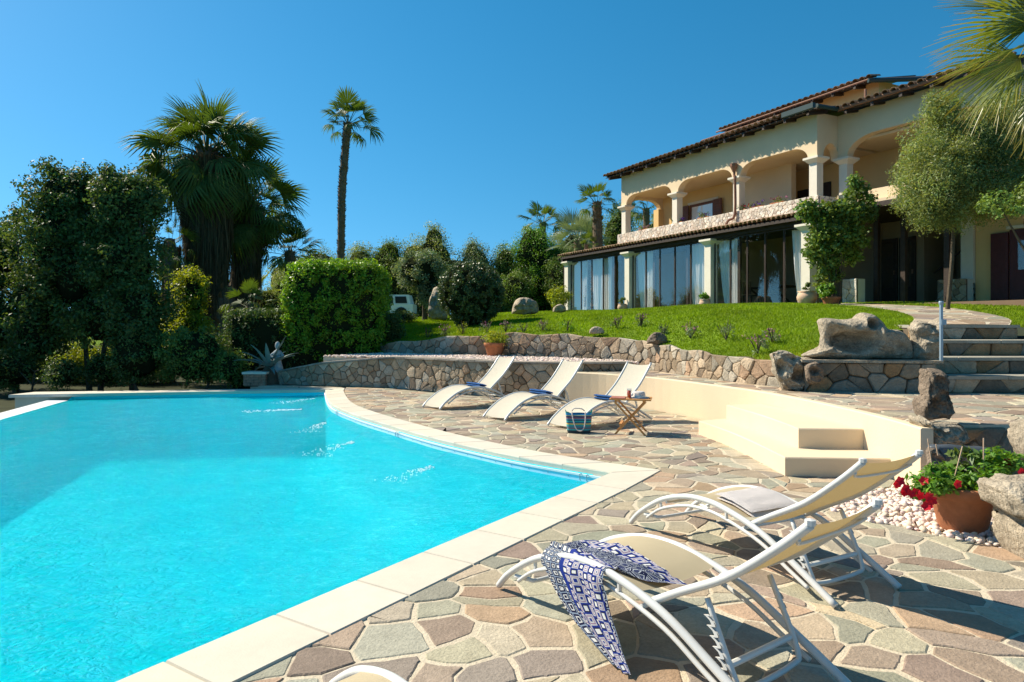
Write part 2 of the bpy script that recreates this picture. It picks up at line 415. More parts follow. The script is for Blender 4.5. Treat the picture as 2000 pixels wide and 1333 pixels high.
WALL1 = [(-6.9, 18.6), (-6.5, 18.5), (-5.0, 17.9), (-3.05, 17.3), (-1.8, 16.3), (-.8, 15.5), (0, 15.0), (1.1, 14.72), (2.6, 14.75)]
W1TOP = [.22, .3, .62, .80, .80, .80, .80, .80, .80]
YW = [(1.12, 14.32), (1.9, 13.75), (2.67, 12.75), (3.2, 11.5), (3.66, 10.2), (3.88, 8.9), (3.96, 7.6), (3.92, 6.55)]
YWs = crom2(YW, 6)
WALL2 = [(-3.9, 20.4), (-3.6, 20), (-1.9, 19.2), (0, 18.2), (1.5, 17.2), (2.6, 16.2), (3.1, 15.3), (3.42, 14), (3.75, 12.6), (4.2, 11.4), (4.5, 10.7)]
W2TOP = [1.02, 1.05, 1.25, 1.38, 1.35, 1.27, 1.20, 1.13, 1.06, 1.0, .98]
# height field of the garden above the walls (thin plate spline through surveyed points)
CP = np.array([(-3.6,20,1.02),(-1.9,19.2,1.22),(0,18.2,1.35),(1.5,17.2,1.32),(2.6,16.2,1.24),(3.1,15.3,1.17),(3.42,14,1.10),(3.75,12.6,1.03),(4.2,11.5,.97),
 (4.6,10.9,1.0),(5.5,11.0,1.02),(6.3,11.0,1.12),(6.9,12,1.58),(8.75,12,1.58),(10.5,12,1.6),(8.3,14,1.78),(9.4,16,1.96),(9.4,18,2.1),(9.2,20,2.2),(6,13,1.5),(4.9,13.6,1.5),(4.6,16,1.78),(6.3,16,1.92),
 (5,20,2.12),(7,20,2.2),(2.6,20,1.85),(0,22,1.72),(-3,24,1.55),(2.5,26,2.05),(2,32,2.22),(-6,30,1.7),(-10,40,1.8),(12,18,2.2),(14,25,2.25),(5,40,2.3),(20,15,2.2),(12.5,13,1.8),(-30,60,1.8),(40,60,2.6),(40,20,2.3),(0,90,2.4),(9,26,2.22),(-5,22,1.1),(-8,26,1.2)])
def _u(r2): return np.where(r2 > 0, r2*np.log(np.maximum(r2, 1e-12)), 0)
_n = len(CP); _d = ((CP[:, None, :2]-CP[None, :, :2])**2).sum(-1)
_A = np.zeros((_n+3, _n+3)); _A[:_n, :_n] = _u(_d)+np.eye(_n)*.6; _A[:_n, _n] = 1; _A[:_n, _n+1:] = CP[:, :2]; _A[_n, :_n] = 1; _A[_n+1:, :_n] = CP[:, :2].T
_w = np.linalg.solve(_A, np.concatenate([CP[:, 2], np.zeros(3)]))
def lawn_z(x, y):
    x = np.atleast_1d(np.asarray(x, float)); y = np.atleast_1d(np.asarray(y, float))
    d = (x[:, None]-CP[None, :, 0])**2+(y[:, None]-CP[None, :, 1])**2
    return _u(d)@_w[:_n]+_w[_n]+_w[_n+1]*x+_w[_n+2]*y
def LZ(x, y): return float(lawn_z(x, y)[0])
def smoothf(pl): return crom2(pl, 4)

# ------------------------------------------------------------------ far ground, garden lawn
gp = [(-900, -60), (900, -60), (900, 1500), (-900, 1500)]
hole = []
def ground_sheet():
    # one sheet to the horizon, with the pool, deck and upper garden standing on and above it
    v = []; f = []; xs = [-900, -300, -120, -60, -40, -30, -24, -20, -16, -13, -11.6]; 
    pts = []
    outer = gp
    pool = [(-11.3, 15.3), (-10.6, 12.2), (-6.6, -.6), (-6.0, -2.5), (2, -2.5), (9, 5), (12, 12), (4, 16), (-4.4, 17.5), (-11.0, 15.9)]
    tr = tessellate_polygon([[Vector((a, b, 0)) for a, b in outer], [Vector((a, b, 0)) for a, b in pool]])
    allp = outer+pool
    v = [(a, b, -.42) for a, b in allp]; f = []
    for t in tr:
        a, b, c = t
        if (Vector(v[b])-Vector(v[a])).cross(Vector(v[c])-Vector(v[a])).z < 0: b, c = c, b
        f.append([a, b, c])
    return mk('ground', v, f, M_ground, kind='structure')
ground_sheet()
W2s = smoothf(WALL2)
LAWNP = [(-120, 130), (-30, 60), (-14, 38), (-9, 27), (-6.2, 22.4)] + W2s[:-1] + [(4.45, 10.95), (6.3, 10.95), (6.35, 11.3), (6.6, 12.05), (8.8, 12.05), (8.95, 11.4), (14, 10.9), (60, 10.9), (160, 130)]
def build_lawn():
    pts = [Vector(p) for p in LAWNP]; n = len(pts)
    edges = [(i, (i+1) % n) for i in range(n)]
    ext = []
    def grid(x0, x1, y0, y1, st):
        x = x0
        while x < x1:
            y = y0
            while y < y1:
                if inside((x, y), LAWNP) and near_on((x, y), LAWNP)[0] > st*.35: ext.append(Vector((x, y)))
                y += st
            x += st
    grid(-8, 13, 10.5, 30, .45); grid(-40, 50, 31, 125, 6); grid(14, 50, 11, 30, 4)
    vv, ee, ff, *_ = delaunay_2d_cdt(pts+ext, edges, [list(range(n))], 1, 1e-5)
    V = np.array([(p.x, p.y, 0) for p in vv]); V[:, 2] = lawn_z(V[:, 0], V[:, 1])
    fs = [list(q) for q in ff]
    fs = [q if (Vector(V[q[1]])-Vector(V[q[0]])).cross(Vector(V[q[2]])-Vector(V[q[0]])).z > 0 else q[::-1] for q in fs]
    # skirt: left earth bank
    b = len(V); bank = [0, 1, 2, 3, 4, 5]
    B = [(V[i][0]-1.0, V[i][1]-1.0, -.6) for i in bank]
    fs += [[bank[k], bank[k+1], b+k+1, b+k] for k in range(len(bank)-1)]
    V = np.vstack([V, np.array(B)])
    return mk('lawn', V, fs, M_lawn, kind='structure', smooth=True)
build_lawn()

# grass blades on the visible lawn
PATH_L = [(7.0, 12.0), (7.65, 13), (8.35, 14.5), (8.75, 16), (8.85, 17.5), (8.8, 19), (8.85, 20.6)]
PATH_R = [(8.75, 12.0), (9.46, 13), (9.95, 14.5), (10.2, 16), (10.0, 17.6), (9.9, 19), (9.9, 20.3)]
PATHP = smoothf(PATH_L)+smoothf(PATH_R)[::-1]
def HH(u, w_, z): return Vector((2.79+.4543*u+.8908*w_, 33.8-.8908*u+.4543*w_, z))
HOUSE_FOOT = [(HH(-.5, -.25, 0).x, HH(-.5, -.25, 0).y), (HH(14.3, -.25, 0).x, HH(14.3, -.25, 0).y), (HH(14.3, 1.0, 0).x, HH(14.3, 1.0, 0).y), (HH(26, 1.0, 0).x, HH(26, 1.0, 0).y), (HH(26, 12, 0).x, HH(26, 12, 0).y), (HH(-.5, 12, 0).x, HH(-.5, 12, 0).y)]
def grass():
    n = 330000
    Y = 10.6+ (rng.random(n)**1.5)*22; X = (rng.random(n)*1.0*1.02-.22)*Y*.96
    ok = inside_np(X, Y, LAWNP) & ~inside_np(X, Y, PATHP) & ~inside_np(X, Y, HOUSE_FOOT)
    X = X[ok]; Y = Y[ok]; n = len(X); Z = lawn_z(X, Y)
    h = (.022+.028*rng.random(n))*(1+.25*(Y-10)/10); a = rng.random(n)*6.283; wd = .006+.0012*(Y-10)
    patch = .5*(np.sin(X*1.9+np.sin(Y*1.3)*2)*np.sin(Y*1.7+np.sin(X*1.1)*2)+.6*np.sin(X*4.3+Y*3.1+np.sin(Y*2.9)*1.5))*.7
    h *= 1+.5*patch
    lx = rng.normal(0, .35, n)*h; ly = rng.normal(0, .35, n)*h
    dx = np.cos(a)*wd; dy = np.sin(a)*wd
    V = np.empty((n, 3, 3)); V[:, 0] = np.c_[X-dx, Y-dy, Z-.004]; V[:, 1] = np.c_[X+dx, Y+dy, Z-.004]; V[:, 2] = np.c_[X+lx, Y+ly, Z+h]
    t = np.repeat((.78+.35*rng.random(n)+.35*patch)[:, None], 3, 0) if False else (.78+.35*rng.random(n)+.35*patch)
    br = np.clip(.9-(Y-10.6-np.clip((4-X)*1.35, 0, 9))/1.8, 0, .8)*(rng.random(n) < .6)
    T = np.c_[t*(1+.12*rng.random(n)+.9*br), t*(1-.12*br), t*.9]
    T = np.repeat(T, 3, axis=0)
    mk('grass', V.reshape(-1, 3), np.arange(3*n).reshape(-1, 3), L_grass, tint=T, kind='stuff')
grass()
def band_mesh(name, L_, R_, zf, m, **k):
    v = []; f = []
    for a, b in zip(L_, R_):
        for j in range(7):
            t = j/6; x = a[0]*(1-t)+b[0]*t; y = a[1]*(1-t)+b[1]*t; v.append((x, y, zf(x, y)))
    for i in range(len(L_)-1):
        for j in range(6): f.append([i*7+j, i*7+j+1, (i+1)*7+j+1, (i+1)*7+j])
    return mk(name, v, f, m, **k)
PATHO = band_mesh('path', smoothf(PATH_L), smoothf(PATH_R), lambda x, y: LZ(x, y)+.018, M_mort, kind='structure')

# ------------------------------------------------------------------ flagstones
STONE_COLS = [((.40, .345, .235), 6), ((.335, .315, .235), 6), ((.31, .225, .165), 4), ((.46, .36, .23), 4), ((.41, .27, .16), 3), ((.34, .25, .175), 4), ((.27, .215, .175), 3), ((.42, .32, .21), 3)]
SCW = [c for c, w_ in STONE_COLS for _ in range(w_)]
def stone_mesh(poly, z, th, tint_, zf=None, cx=None):
    # slab with a small bevel; returns verts, faces
    n = len(poly); mx = sum(p[0] for p in poly)/n; my = sum(p[1] for p in poly)/n
    v = []; 
    for (x, y) in poly: v.append((x, y, z-th))
    for (x, y) in poly: v.append((x, y, z-.005))
    for (x, y) in poly:
        l = math.hypot(x-mx, y-my)+1e-6; k = max(0, 1-.008/l); v.append((mx+(x-mx)*k, my+(y-my)*k, z))
    if zf: v = [(a, b, c+zf(a, b)) for a, b, c in v]
    f = [list(range(2*n, 3*n))]
    for i in range(n):
        j = (i+1) % n; f.append([i, j, n+j, n+i]); f.append([n+i, n+j, 2*n+j, 2*n+i])
    return v, f
def lay(poly, rmin, rmax, n, gap, z, parent, seed, maxparts=299, zf=None, view=(0, 0), sc=1.0, colk=1.0):
    rnd = random.Random(seed); xs = [p[0] for p in poly]; ys = [p[1] for p in poly]
    bb = (min(xs), min(ys), max(xs), max(ys))
    rot = R(25); 
    seeds = darts(lambda p: inside(p, poly) and near_on(p, poly)[0] > rmin*.22, bb, rmin, rmax, n, rnd)
    cells = voronoi(seeds, gap, rmax*1.5)
    st = []
    def warp(p):
        e = near_on(p, poly)[0]; k = min(1, e/.35)*sc; a = noise.noise_vector(Vector((p[0]*1.7, p[1]*1.7, seed))); b = noise.noise_vector(Vector((p[0]*5, p[1]*5, seed+3)))
        return (p[0]+(a.x*.25+b.x*.05)*k, p[1]+(a.y*.18+b.y*.05)*k)
    for s, c in zip(seeds, cells):
        if len(c) < 3: continue
        # extra points along long sides so that edges wander
        c2 = []
        for i in range(len(c)):
            a = c[i]; b = c[(i+1) % len(c)]; l = math.hypot(a[0]-b[0], a[1]-b[1]); c2.append(a)
            if l > .16: c2.append(((a[0]+b[0])/2, (a[1]+b[1])/2))
        c = [warp(p) for p in c2]
        q = []
        for p in c:
            if not inside(p, poly):
                d, e, i, t = near_on(p, poly); l = max(d, 1e-6)
                p = (e[0]+(e[0]-p[0])/l*gap*.5, e[1]+(e[1]-p[1])/l*gap*.5)
            q.append(p)
        if abs(area(q)) < rmin*rmin*.08: continue
        q = soften(q, rmin*.11, gap*.3, rnd)
        if area(q) < 0: q = q[::-1]
        d = math.hypot(s[0]-view[0], s[1]-view[1]); vis = abs(s[0]) < s[1]*.80+.6 and s[1] > 2.2
        st.append((0 if vis else 1, -abs(area(q))*(1.0/max(d, 1))**3, q))
    st.sort(key=lambda a: (a[0], a[1]))
    jv = []; jf = []; jt = []; cnt = 0
    for k, (nv, _, q) in enumerate(st):
        c = rnd.choice(SCW); b = rnd.uniform(.82, 1.22)*colk; gr = .38*c[0]+.4*c[1]+.22*c[2]; c = tuple((x*.76+gr*.24)*b*rnd.uniform(.97, 1.03)*k_ for x, k_ in zip(c, (.98, .975, .93)))
        v, f = stone_mesh(q, z+rnd.uniform(-.003, .003), .03, c, zf)
        if k < maxparts:
            mk('stone', v, f, M_flag, parent, tint=c); cnt += 1
        else:
            b0 = len(jv); jv += v; jf += [[i+b0 for i in g] for g in f]; jt += [c]*len(v)
    if jv: mk('stone_paving', jv, jf, M_flag, parent, tint=np.array(jt), kind='stuff')
    return cnt, len(st)
DECKP = [(-6.9, 18.35), (-6.5, 18.25), (-5.0, 17.75), (-3.1, 17.15), (-1.9, 16.15), (-.85, 15.35), (0, 14.85), (1.05, 14.3)] + [(a-.02, b) for a, b in YWs[1:-3]] + [(3.86, 6.9), (3.75, 6.75), (3.0, 6.25), (2.72, 5.85), (2.9, 5.5), (3.3, 5.1), (3.68, 4.72), (4.05, 4.5), (4.6, 4.3), (5.6, 3.9), (6.5, 2), (4, -.6)] + [NEAR_O(9.6)] + [NEAR_O(.0)] + OUTER[::-1][1:-1] + [(-4.2, 17.2), (-5.5, 17.65), (-6.9, 18.0)]
# the two sides of the polygon run: walls (far) -> right -> near -> along the coping back to the far left
deck = sheet('patio', DECKP, .0005, M_mort, thick=.12)
bpy.context.view_layer.update()
import time; T0 = time.time()
print('deck', lay(DECKP, .10, .37, 120000, .0115, .006, deck, 3))
TERP = [(a+.03, b+.05) for a, b in YWs[2:]] + [(4.1, 6.85), (5.2, 6.9), (7, 6.95), (9.5, 7.2), (12.5, 8), (12.5, 10.0), (6.2, 10.02), (4.6, 10.25), (4.2, 11.2), (3.72, 12.4), (3.35, 14), (3.0, 15.2), (2.5, 14.6), (1.2, 14.55)]
ter = sheet('terrace', TERP, .594, M_mort, thick=.6)
print('terrace', lay(TERP, .16, .42, 40000, .014, .60, ter, 5, colk=1.05))
print('path', lay([(a, b) for a, b in PATHP], .3, .55, 9000, .025, .022, PATHO, 8, zf=LZ))

print('T', time.time()-T0)
# ------------------------------------------------------------------ pool
pool = thing('swimming_pool', 'large turquoise freeform swimming pool edged with pale cream stone coping', 'pool', (-3, 9, 0))
WL = -.13
def slab(poly, z0, z1, name='coping_slab', col=None, m=M_cope, bev=.012, parent=None):
    if area(poly) < 0: poly = poly[::-1]
    n = len(poly); mx = sum(p[0] for p in poly)/n; my = sum(p[1] for p in poly)/n
    v = [(x, y, z0) for x, y in poly]+[(x, y, z1-bev) for x, y in poly]
    for (x, y) in poly:
        l = math.hypot(x-mx, y-my); k = 1-bev*.7/l; v.append((mx+(x-mx)*k, my+(y-my)*k, z1))
    f = [list(range(2*n, 3*n)), list(range(n))[::-1]]
    for i in range(n):
        j = (i+1) % n; f.append([i, j, n+j, n+i]); f.append([n+i, n+j, 2*n+j, 2*n+i])
    t = rng.uniform(.95, 1.05); c = (t*rng.uniform(.985, 1.01), t, t*rng.uniform(.965, 1.02))
    return mk(name, v, f, m, parent or pool, tint=c)
def along(pl, d):
    for i in range(len(pl)-1):
        l = math.hypot(pl[i+1][0]-pl[i][0], pl[i+1][1]-pl[i][1])
        if d <= l or i == len(pl)-2:
            t = d/l; return (pl[i][0]+(pl[i+1][0]-pl[i][0])*t, pl[i][1]+(pl[i+1][1]-pl[i][1])*t)
        d -= l
def plen(pl): return sum(math.hypot(pl[i+1][0]-pl[i][0], pl[i+1][1]-pl[i][1]) for i in range(len(pl)-1))
LI = plen(INNER); NS = 17
LO = plen(OUTER)
for k in range(NS-1):
    g = .0018
    a0 = along(INNER, LI*k/NS+g); a1 = along(INNER, LI*(k+1)/NS-g); b0 = along(OUTER, LO*k/NS+g); b1 = along(OUTER, LO*(k+1)/NS-g)
    am = along(INNER, LI*(k+.5)/NS); bm = along(OUTER, LO*(k+.5)/NS)
    slab([a0, am, a1, b1, bm, b0], -.05, .016)
a0 = along(INNER, LI*(NS-1)/NS+.002); b0 = along(OUTER, LO*(NS-1)/NS+.002)
# corner stone, then the near straight side
cin = INNER[-1]
slab([a0, cin, CORNER, b0], -.05, .016)
d = 0.0; lens = [.62, .6, .64, .6, .62, .63, .6, .62, .64, .6, .62, .6, .62, .63, .62, .6, .62]
first = True
for L_ in lens:
    g = .0022; x0 = d+g; x1 = d+L_-g
    i0 = (cin[0]+NE[0]*x0, cin[1]+NE[1]*x0); i1 = (cin[0]+NE[0]*x1, cin[1]+NE[1]*x1)
    if first: o0 = (CORNER[0]+NE[0]*.003, CORNER[1]+NE[1]*.003); first = False
    else: o0 = (i0[0]+nx*.44, i0[1]+ny*.44)
    o1 = (i1[0]+nx*.44, i1[1]+ny*.44)
    slab([i0, i1, o1, o0], -.05, .016); d += L_
# far coping
fa = INNER[0]; n = 13
for k in range(n):
    t0 = k/n+.0004; t1 = (k+1)/n-.0004
    q = [(fa[0]+(FARL[0]-fa[0])*t, fa[1]+(FARL[1]-fa[1])*t) for t in (t0, t1)]
    o = [(-4.2+(-11.3+4.2)*t, 17.2+(16.15-17.2)*t) for t in (t0, t1)]
    slab([q[0], q[1], o[1], o[0]], -.05, .016)
# basin
BAS = [(fa[0], fa[1]), *INNER[1:], (cin[0]+NE[0]*10.5, cin[1]+NE[1]*10.5), (-5.6, -.9), INF2, INF1, INF0, (-10.2, 15.87)]
BASo = [(p[0], p[1]) for p in BAS]
n = len(BASo)
cxy = (-4.5, 9.5)
def shrink(p, k): return (cxy[0]+(p[0]-cxy[0])*k, cxy[1]+(p[1]-cxy[1])*k)
v = []
for p in BASo: v.append((p[0], p[1], -.04))
for p in BASo: v.append((p[0], p[1], -1.25))
for p in BASo: q = shrink(p, .975); v.append((q[0], q[1], -1.4))
zi = {i for i, p in enumerate(BASo) if p in (INF2, INF1, INF0)}
for i in zi: v[i] = (v[i][0], v[i][1], -.125)
f = []
for i in range(n):
    j = (i+1) % n; f.append([i, i+n, j+n, j]); f.append([i+n, i+2*n, j+2*n, j+n])
tr = tessellate_polygon([[Vector((a, b, 0)) for a, b, c in v[2*n:]]])
f += [[2*n+a for a in t] for t in tr]
mk('basin', v, f, M_liner, pool)
# rim band and rail on the inside of the curved side and the near side
def rim(pl, z0, z1, off, name, m, th=.012):
    o = offset(pl, -off); o2 = offset(pl, -off-th); v = []; f = []; k = len(pl)
    for (a, b) in zip(o, o2): v += [(*a, z0), (*b, z0), (*b, z1), (*a, z1)]
    for i in range(k-1):
        for j in range(4): f.append([i*4+j, i*4+(j+1) % 4, (i+1)*4+(j+1) % 4, (i+1)*4+j])
    f += [[0, 3, 2, 1], [(k-1)*4+q for q in range(4)]]
    mk(name, v, f, m, pool)
rim(INNER, -.075, -.052, .003, 'fixing_rail', M_white, .02)
rim(INNER, -.30, -.08, .003, 'rim_band', M_band)
rim([INNER[-1], (cin[0]+NE[0]*10, cin[1]+NE[1]*10)], -.075, -.052, .003, 'fixing_rail', M_white, .02)
for s in (.355, .62, .97):
    p = along(INNER, LI*s); q = along(INNER, LI*s+.01); t = Vector((q[0]-p[0], q[1]-p[1], 0)).normalized(); nn = Vector((t.y, -t.x, 0))
    m = MB()
    for e in (-.045, .045):
        b = Vector((p[0], p[1], -.05))+t*e+nn*.028
        m.tube([b+nn*-.01, b+nn*.02, b+nn*.02+Vector((0, 0, -.06)), b+nn*.005+Vector((0, 0, -.07))], .006, 6)
    m.build('cover_hook', M_steel, pool)
for k in range(26):
    p = along(INNER, LI*(.3+k*.026)); q = along(INNER, LI*(.3+k*.026)+.01); t = Vector((q[0]-p[0], q[1]-p[1], 0)).normalized(); nn = Vector((t.y, -t.x, 0))
    b = Vector((p[0], p[1], -.098))+nn*.014
    MB().tube([b, b+nn*.006], .006, 6).build('screw', M_steel, pool)
# entry steps under water at the far corner
for k in range(2):
    z = -.3-.26*k; e = .22+.2*k
    c0 = Vector((-4.62, 16.6, 0)); pl = [(c0.x-.02, c0.y)]+[(c0.x-e*2.0*math.cos(a), c0.y-e*2.0*math.sin(a)) for a in np.linspace(.18, 1.35, 9)]
    nn_ = len(pl); vv = [(a, b, z) for a, b in pl]+[(a, b, z-.26) for a, b in pl]
    mk('entry_step', vv, [list(range(nn_))[::-1]]+[[i, (i+1) % nn_, nn_+(i+1) % nn_, nn_+i] for i in range(nn_)], M_liner, pool)
# shell: end pier and infinity edge
m = MB(); e0 = Vector((-11.33, 15.5, 0)); 
pier = [(-11.3, 15.52), (-10.62, 15.66), (-10.2, 15.95), (-4.6, 16.9), (-4.3, 17.1), (-11.22, 16.1)]
sheet('retaining_shell', pier, -.051, M_shell, parent=pool, thick=.5)
iw = [INF0, INF1, INF2]; ow = offset([(-10.25, 15.75), INF1, (-5.3, -.5)], -.42)
ow = [(-10.62, 15.66), (INF1[0]-.42, INF1[1]-.1), (INF2[0]-.45, INF2[1]-.1)]
v = []; 
for a, b in zip(iw, ow): v += [(a[0], a[1], -.125), (b[0], b[1], -.118), (a[0], a[1], -.7), (b[0], b[1], -.9)]
f = []
for i in range(2):
    f += [[i*4, (i+1)*4, (i+1)*4+1, i*4+1], [i*4+1, (i+1)*4+1, (i+1)*4+3, i*4+3], [i*4, i*4+2, (i+1)*4+2, (i+1)*4]]
f += [[0, 1, 3, 2]]
mk('overflow_edge', v, f, M_white, pool)
# water: a gently rippled surface
def water():
    xs = np.arange(-10.3, 1.3, .1); ys = np.arange(-1.0, 17.0, .1)
    Pn = [Vector(p) for p in BASo]; nn_ = len(Pn)
    vv = []; ff = []
    idx = -np.ones((len(xs), len(ys)), int)
    ext = []
    XX, YY = [a.ravel() for a in np.meshgrid(xs, ys)]; D = np.full(len(XX), 9.)
    for i in range(nn_):
        a = np.array(BASo[i]); b = np.array(BASo[(i+1) % nn_]); e = b-a; t = np.clip(((XX-a[0])*e[0]+(YY-a[1])*e[1])/(e@e), 0, 1)
        D = np.minimum(D, np.hypot(XX-a[0]-t*e[0], YY-a[1]-t*e[1]))
    okk = inside_np(XX, YY, BASo) & (D > .05) & (YY > .8) & (XX > -YY*.8-1.2)
    ext = [Vector((a, b)) for a, b in zip(XX[okk], YY[okk])]
    V, E, Fc, *_ = delaunay_2d_cdt(Pn+ext, [(i, (i+1) % nn_) for i in range(nn_)], [list(range(nn_))], 1, 1e-5)
    A = np.array([(p.x, p.y, 0) for p in V]); z = np.zeros(len(A))
    for (kx, ky, am, ph) in [(1.9, 1.1, .0022, 0), (-1.2, 2.3, .002, 1), (4.1, -3.2, .0012, 2), (-5.3, 4.4, .001, .5), (8.2, 6.1, .0006, 3), (2.9, 7.7, .0007, 4)]:
        z += am*np.sin(A[:, 0]*kx+A[:, 1]*ky+ph+np.sin(A[:, 0]*.9+A[:, 1]*.7))
    A[:, 2] = WL+z
    fs = [list(q) for q in Fc]
    fs = [q if (Vector(A[q[1]])-Vector(A[q[0]])).cross(Vector(A[q[2]])-Vector(A[q[0]])).z > 0 else q[::-1] for q in fs]
    mk('water', A, fs, M_water, smooth=True, kind='structure')
water()
# jets with foam
M_foam = mat('foam', (.9, .95, .97), .4, 0, trans=.5)
def jet(a, b, lab, sz=.5, seed=1):
    rnd = random.Random(seed); t = thing('water_jet', lab, 'water jet', (a.x, a.y, WL), 'massage jets entering the pool')
    pts = []
    for k in range(9):
        q = k/8; p = a.lerp(b, q); p.z = WL-.02+(.16*q*(1-q)*4*.4+(.06*(1-q))); pts.append(p)
    MB().tube(pts, .0055, 5).build('stream', M_drink, t)
    m = MB(); dr = (b-a); dr.z = 0; dr.normalize(); sd = Vector((-dr.y, dr.x, 0))
    for k in range(170):
        u = rnd.random()**1.2*sz*2.3; wv = rnd.gauss(0, .02+.045*u/sz)+.03*math.sin(u*14); s_ = rnd.uniform(.003, .012)*(1-.5*u/(sz*2.3))
        c = b+dr*u+sd*wv; c.z = WL+rnd.uniform(-.004, .006)
        s_ *= 1.0; m.tube([c-dr*s_*2.2, c+Vector((0, 0, s_*.3)), c+dr*s_*2.2+sd*s_*.5], [s_*.3, s_*.9, s_*.3], 5, flat=.7)
    m.build('foam', M_foam, t, kind='stuff')
jet(Vector((-4.5, 16.35, -.1)), G(612, 779, WL), 'thin water jet splashing beside the entry steps in the far pool corner', .5, 1)
jet(G(640, 798, WL), G(590, 800, WL), 'short foaming jet just in front of the underwater entry steps', .5, 2)
jet(G(652, 816, WL), G(632, 826, WL), 'white foaming jet, second nearest the far corner of the pool', .5, 3)
jet(G(722, 852, WL), G(688, 863, WL), 'white foaming jet beside the middle of the curved pool side', .5, 4)
jet(G(890, 890, WL), G(840, 911, WL), 'largest white foaming jet, nearest the camera in the pool', .4, 5)

# ------------------------------------------------------------------ rubble walls
RC = [(.40, .30, .20), (.36, .29, .21), (.30, .23, .155), (.44, .345, .24), (.33, .29, .225), (.38, .26, .17), (.26, .20, .14), (.42, .37, .29)]
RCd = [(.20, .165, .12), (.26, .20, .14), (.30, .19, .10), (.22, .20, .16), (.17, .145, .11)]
def rubble(parent, pl, zb, zt, rmin, rmax, seed, cols=RC, th=.04, back=.25, gap=.006, ext_cap=None, maxp=290):
    """pl: plan polyline, face on the camera side (right-hand side of travel); zb, zt lists"""
    rnd = random.Random(seed); m = len(pl); cum = [0]
    for i in range(m-1): cum.append(cum[-1]+math.hypot(pl[i+1][0]-pl[i][0], pl[i+1][1]-pl[i][1]))
    nr = []
    for i in range(m):
        a = pl[max(i-1, 0)]; b = pl[min(i+1, m-1)]; l = math.hypot(b[0]-a[0], b[1]-a[1]); nr.append(((b[1]-a[1])/l, -(b[0]-a[0])/l))
    def at(s, z, d):
        s = max(0, min(cum[-1], s)); i = 0
        while i < m-2 and s > cum[i+1]: i += 1
        t = (s-cum[i])/(cum[i+1]-cum[i]); x = pl[i][0]*(1-t)+pl[i+1][0]*t; y = pl[i][1]*(1-t)+pl[i+1][1]*t
        a = nr[i][0]*(1-t)+nr[i+1][0]*t; b = nr[i][1]*(1-t)+nr[i+1][1]*t; l = math.hypot(a, b)
        return (x+a/l*d, y+b/l*d, z)
    def zz(arr, s):
        i = 0
        while i < m-2 and s > cum[i+1]: i += 1
        t = (s-cum[i])/(cum[i+1]-cum[i]); return arr[i]*(1-t)+arr[i+1]*t
    poly = [(cum[i], zb[i]) for i in range(m)]+[(cum[i], zt[i]) for i in range(m-1, -1, -1)]
    # backing
    v = []; f = []
    for i in range(m): v += [at(cum[i], zb[i]-.1, 0), at(cum[i], zt[i]-.02, 0), at(cum[i], zt[i]-.02, -back), at(cum[i], zb[i]-.1, -back)]
    for i in range(m-1):
        for j in range(3): f.append([i*4+j, i*4+j+1, (i+1)*4+j+1, (i+1)*4+j])
    f += [[0, 1, 2, 3], [(m-1)*4+q for q in (3, 2, 1, 0)]]
    mk('wall_core', v, f, M_wmort, parent)
    seeds = darts(lambda p: inside(p, poly) and near_on(p, poly)[0] > rmin*.3, (0, min(zb), cum[-1], max(zt)), rmin, rmax, int(9000*cum[-1]/10), rnd)
    cells = voronoi(seeds, gap, rmax*1.5); k = 0; jv = []; jf = []; jt = []
    for s, c in zip(seeds, cells):
        if len(c) < 3: continue
        q = []
        for p in c:
            if not inside(p, poly): e = near_on(p, poly)[1]; p = e
            q.append(p)
        if abs(area(q)) < rmin*rmin*.12: continue
        q = soften(q, rmin*.3, rmin*.035, rnd)
        if area(q) < 0: q = q[::-1]
        n = len(q); mx = sum(p[0] for p in q)/n; my = sum(p[1] for p in q)/n
        T = th*rnd.uniform(.6, 1.3); tx = rnd.uniform(-.25, .25); ty = rnd.uniform(-.25, .25)
        v = []
        for kk, dd in ((1, -.01), (1, T*.55), (.88, T*.92), (.55, T)):
            for p in q:
                X = mx+(p[0]-mx)*kk; Z = my+(p[1]-my)*kk
                v.append(at(X, Z, dd+(0 if dd < 0 else ((X-mx)*tx+(Z-my)*ty)*.25+rnd.uniform(-.004, .004))))
        f = [[i+3*n for i in range(n)]]
        for r in range(3):
            for i in range(n): j = (i+1) % n; f.append([r*n+i, r*n+j, r*n+n+j, r*n+n+i])
        c0 = rnd.choice(cols); b = rnd.uniform(.8, 1.25); c0 = tuple(x*b for x in c0)
        if k < maxp: mk('stone', v, f, M_wstone, parent, tint=c0, smooth=False)
        else: b0 = len(jv); jv += v; jf += [[i+b0 for i in g] for g in f]; jt += [c0]*len(v)
        k += 1
    if jv: mk('small_stones', jv, jf, M_wstone, parent, tint=np.array(jt), kind='stuff')
    return at, cum, zz, k
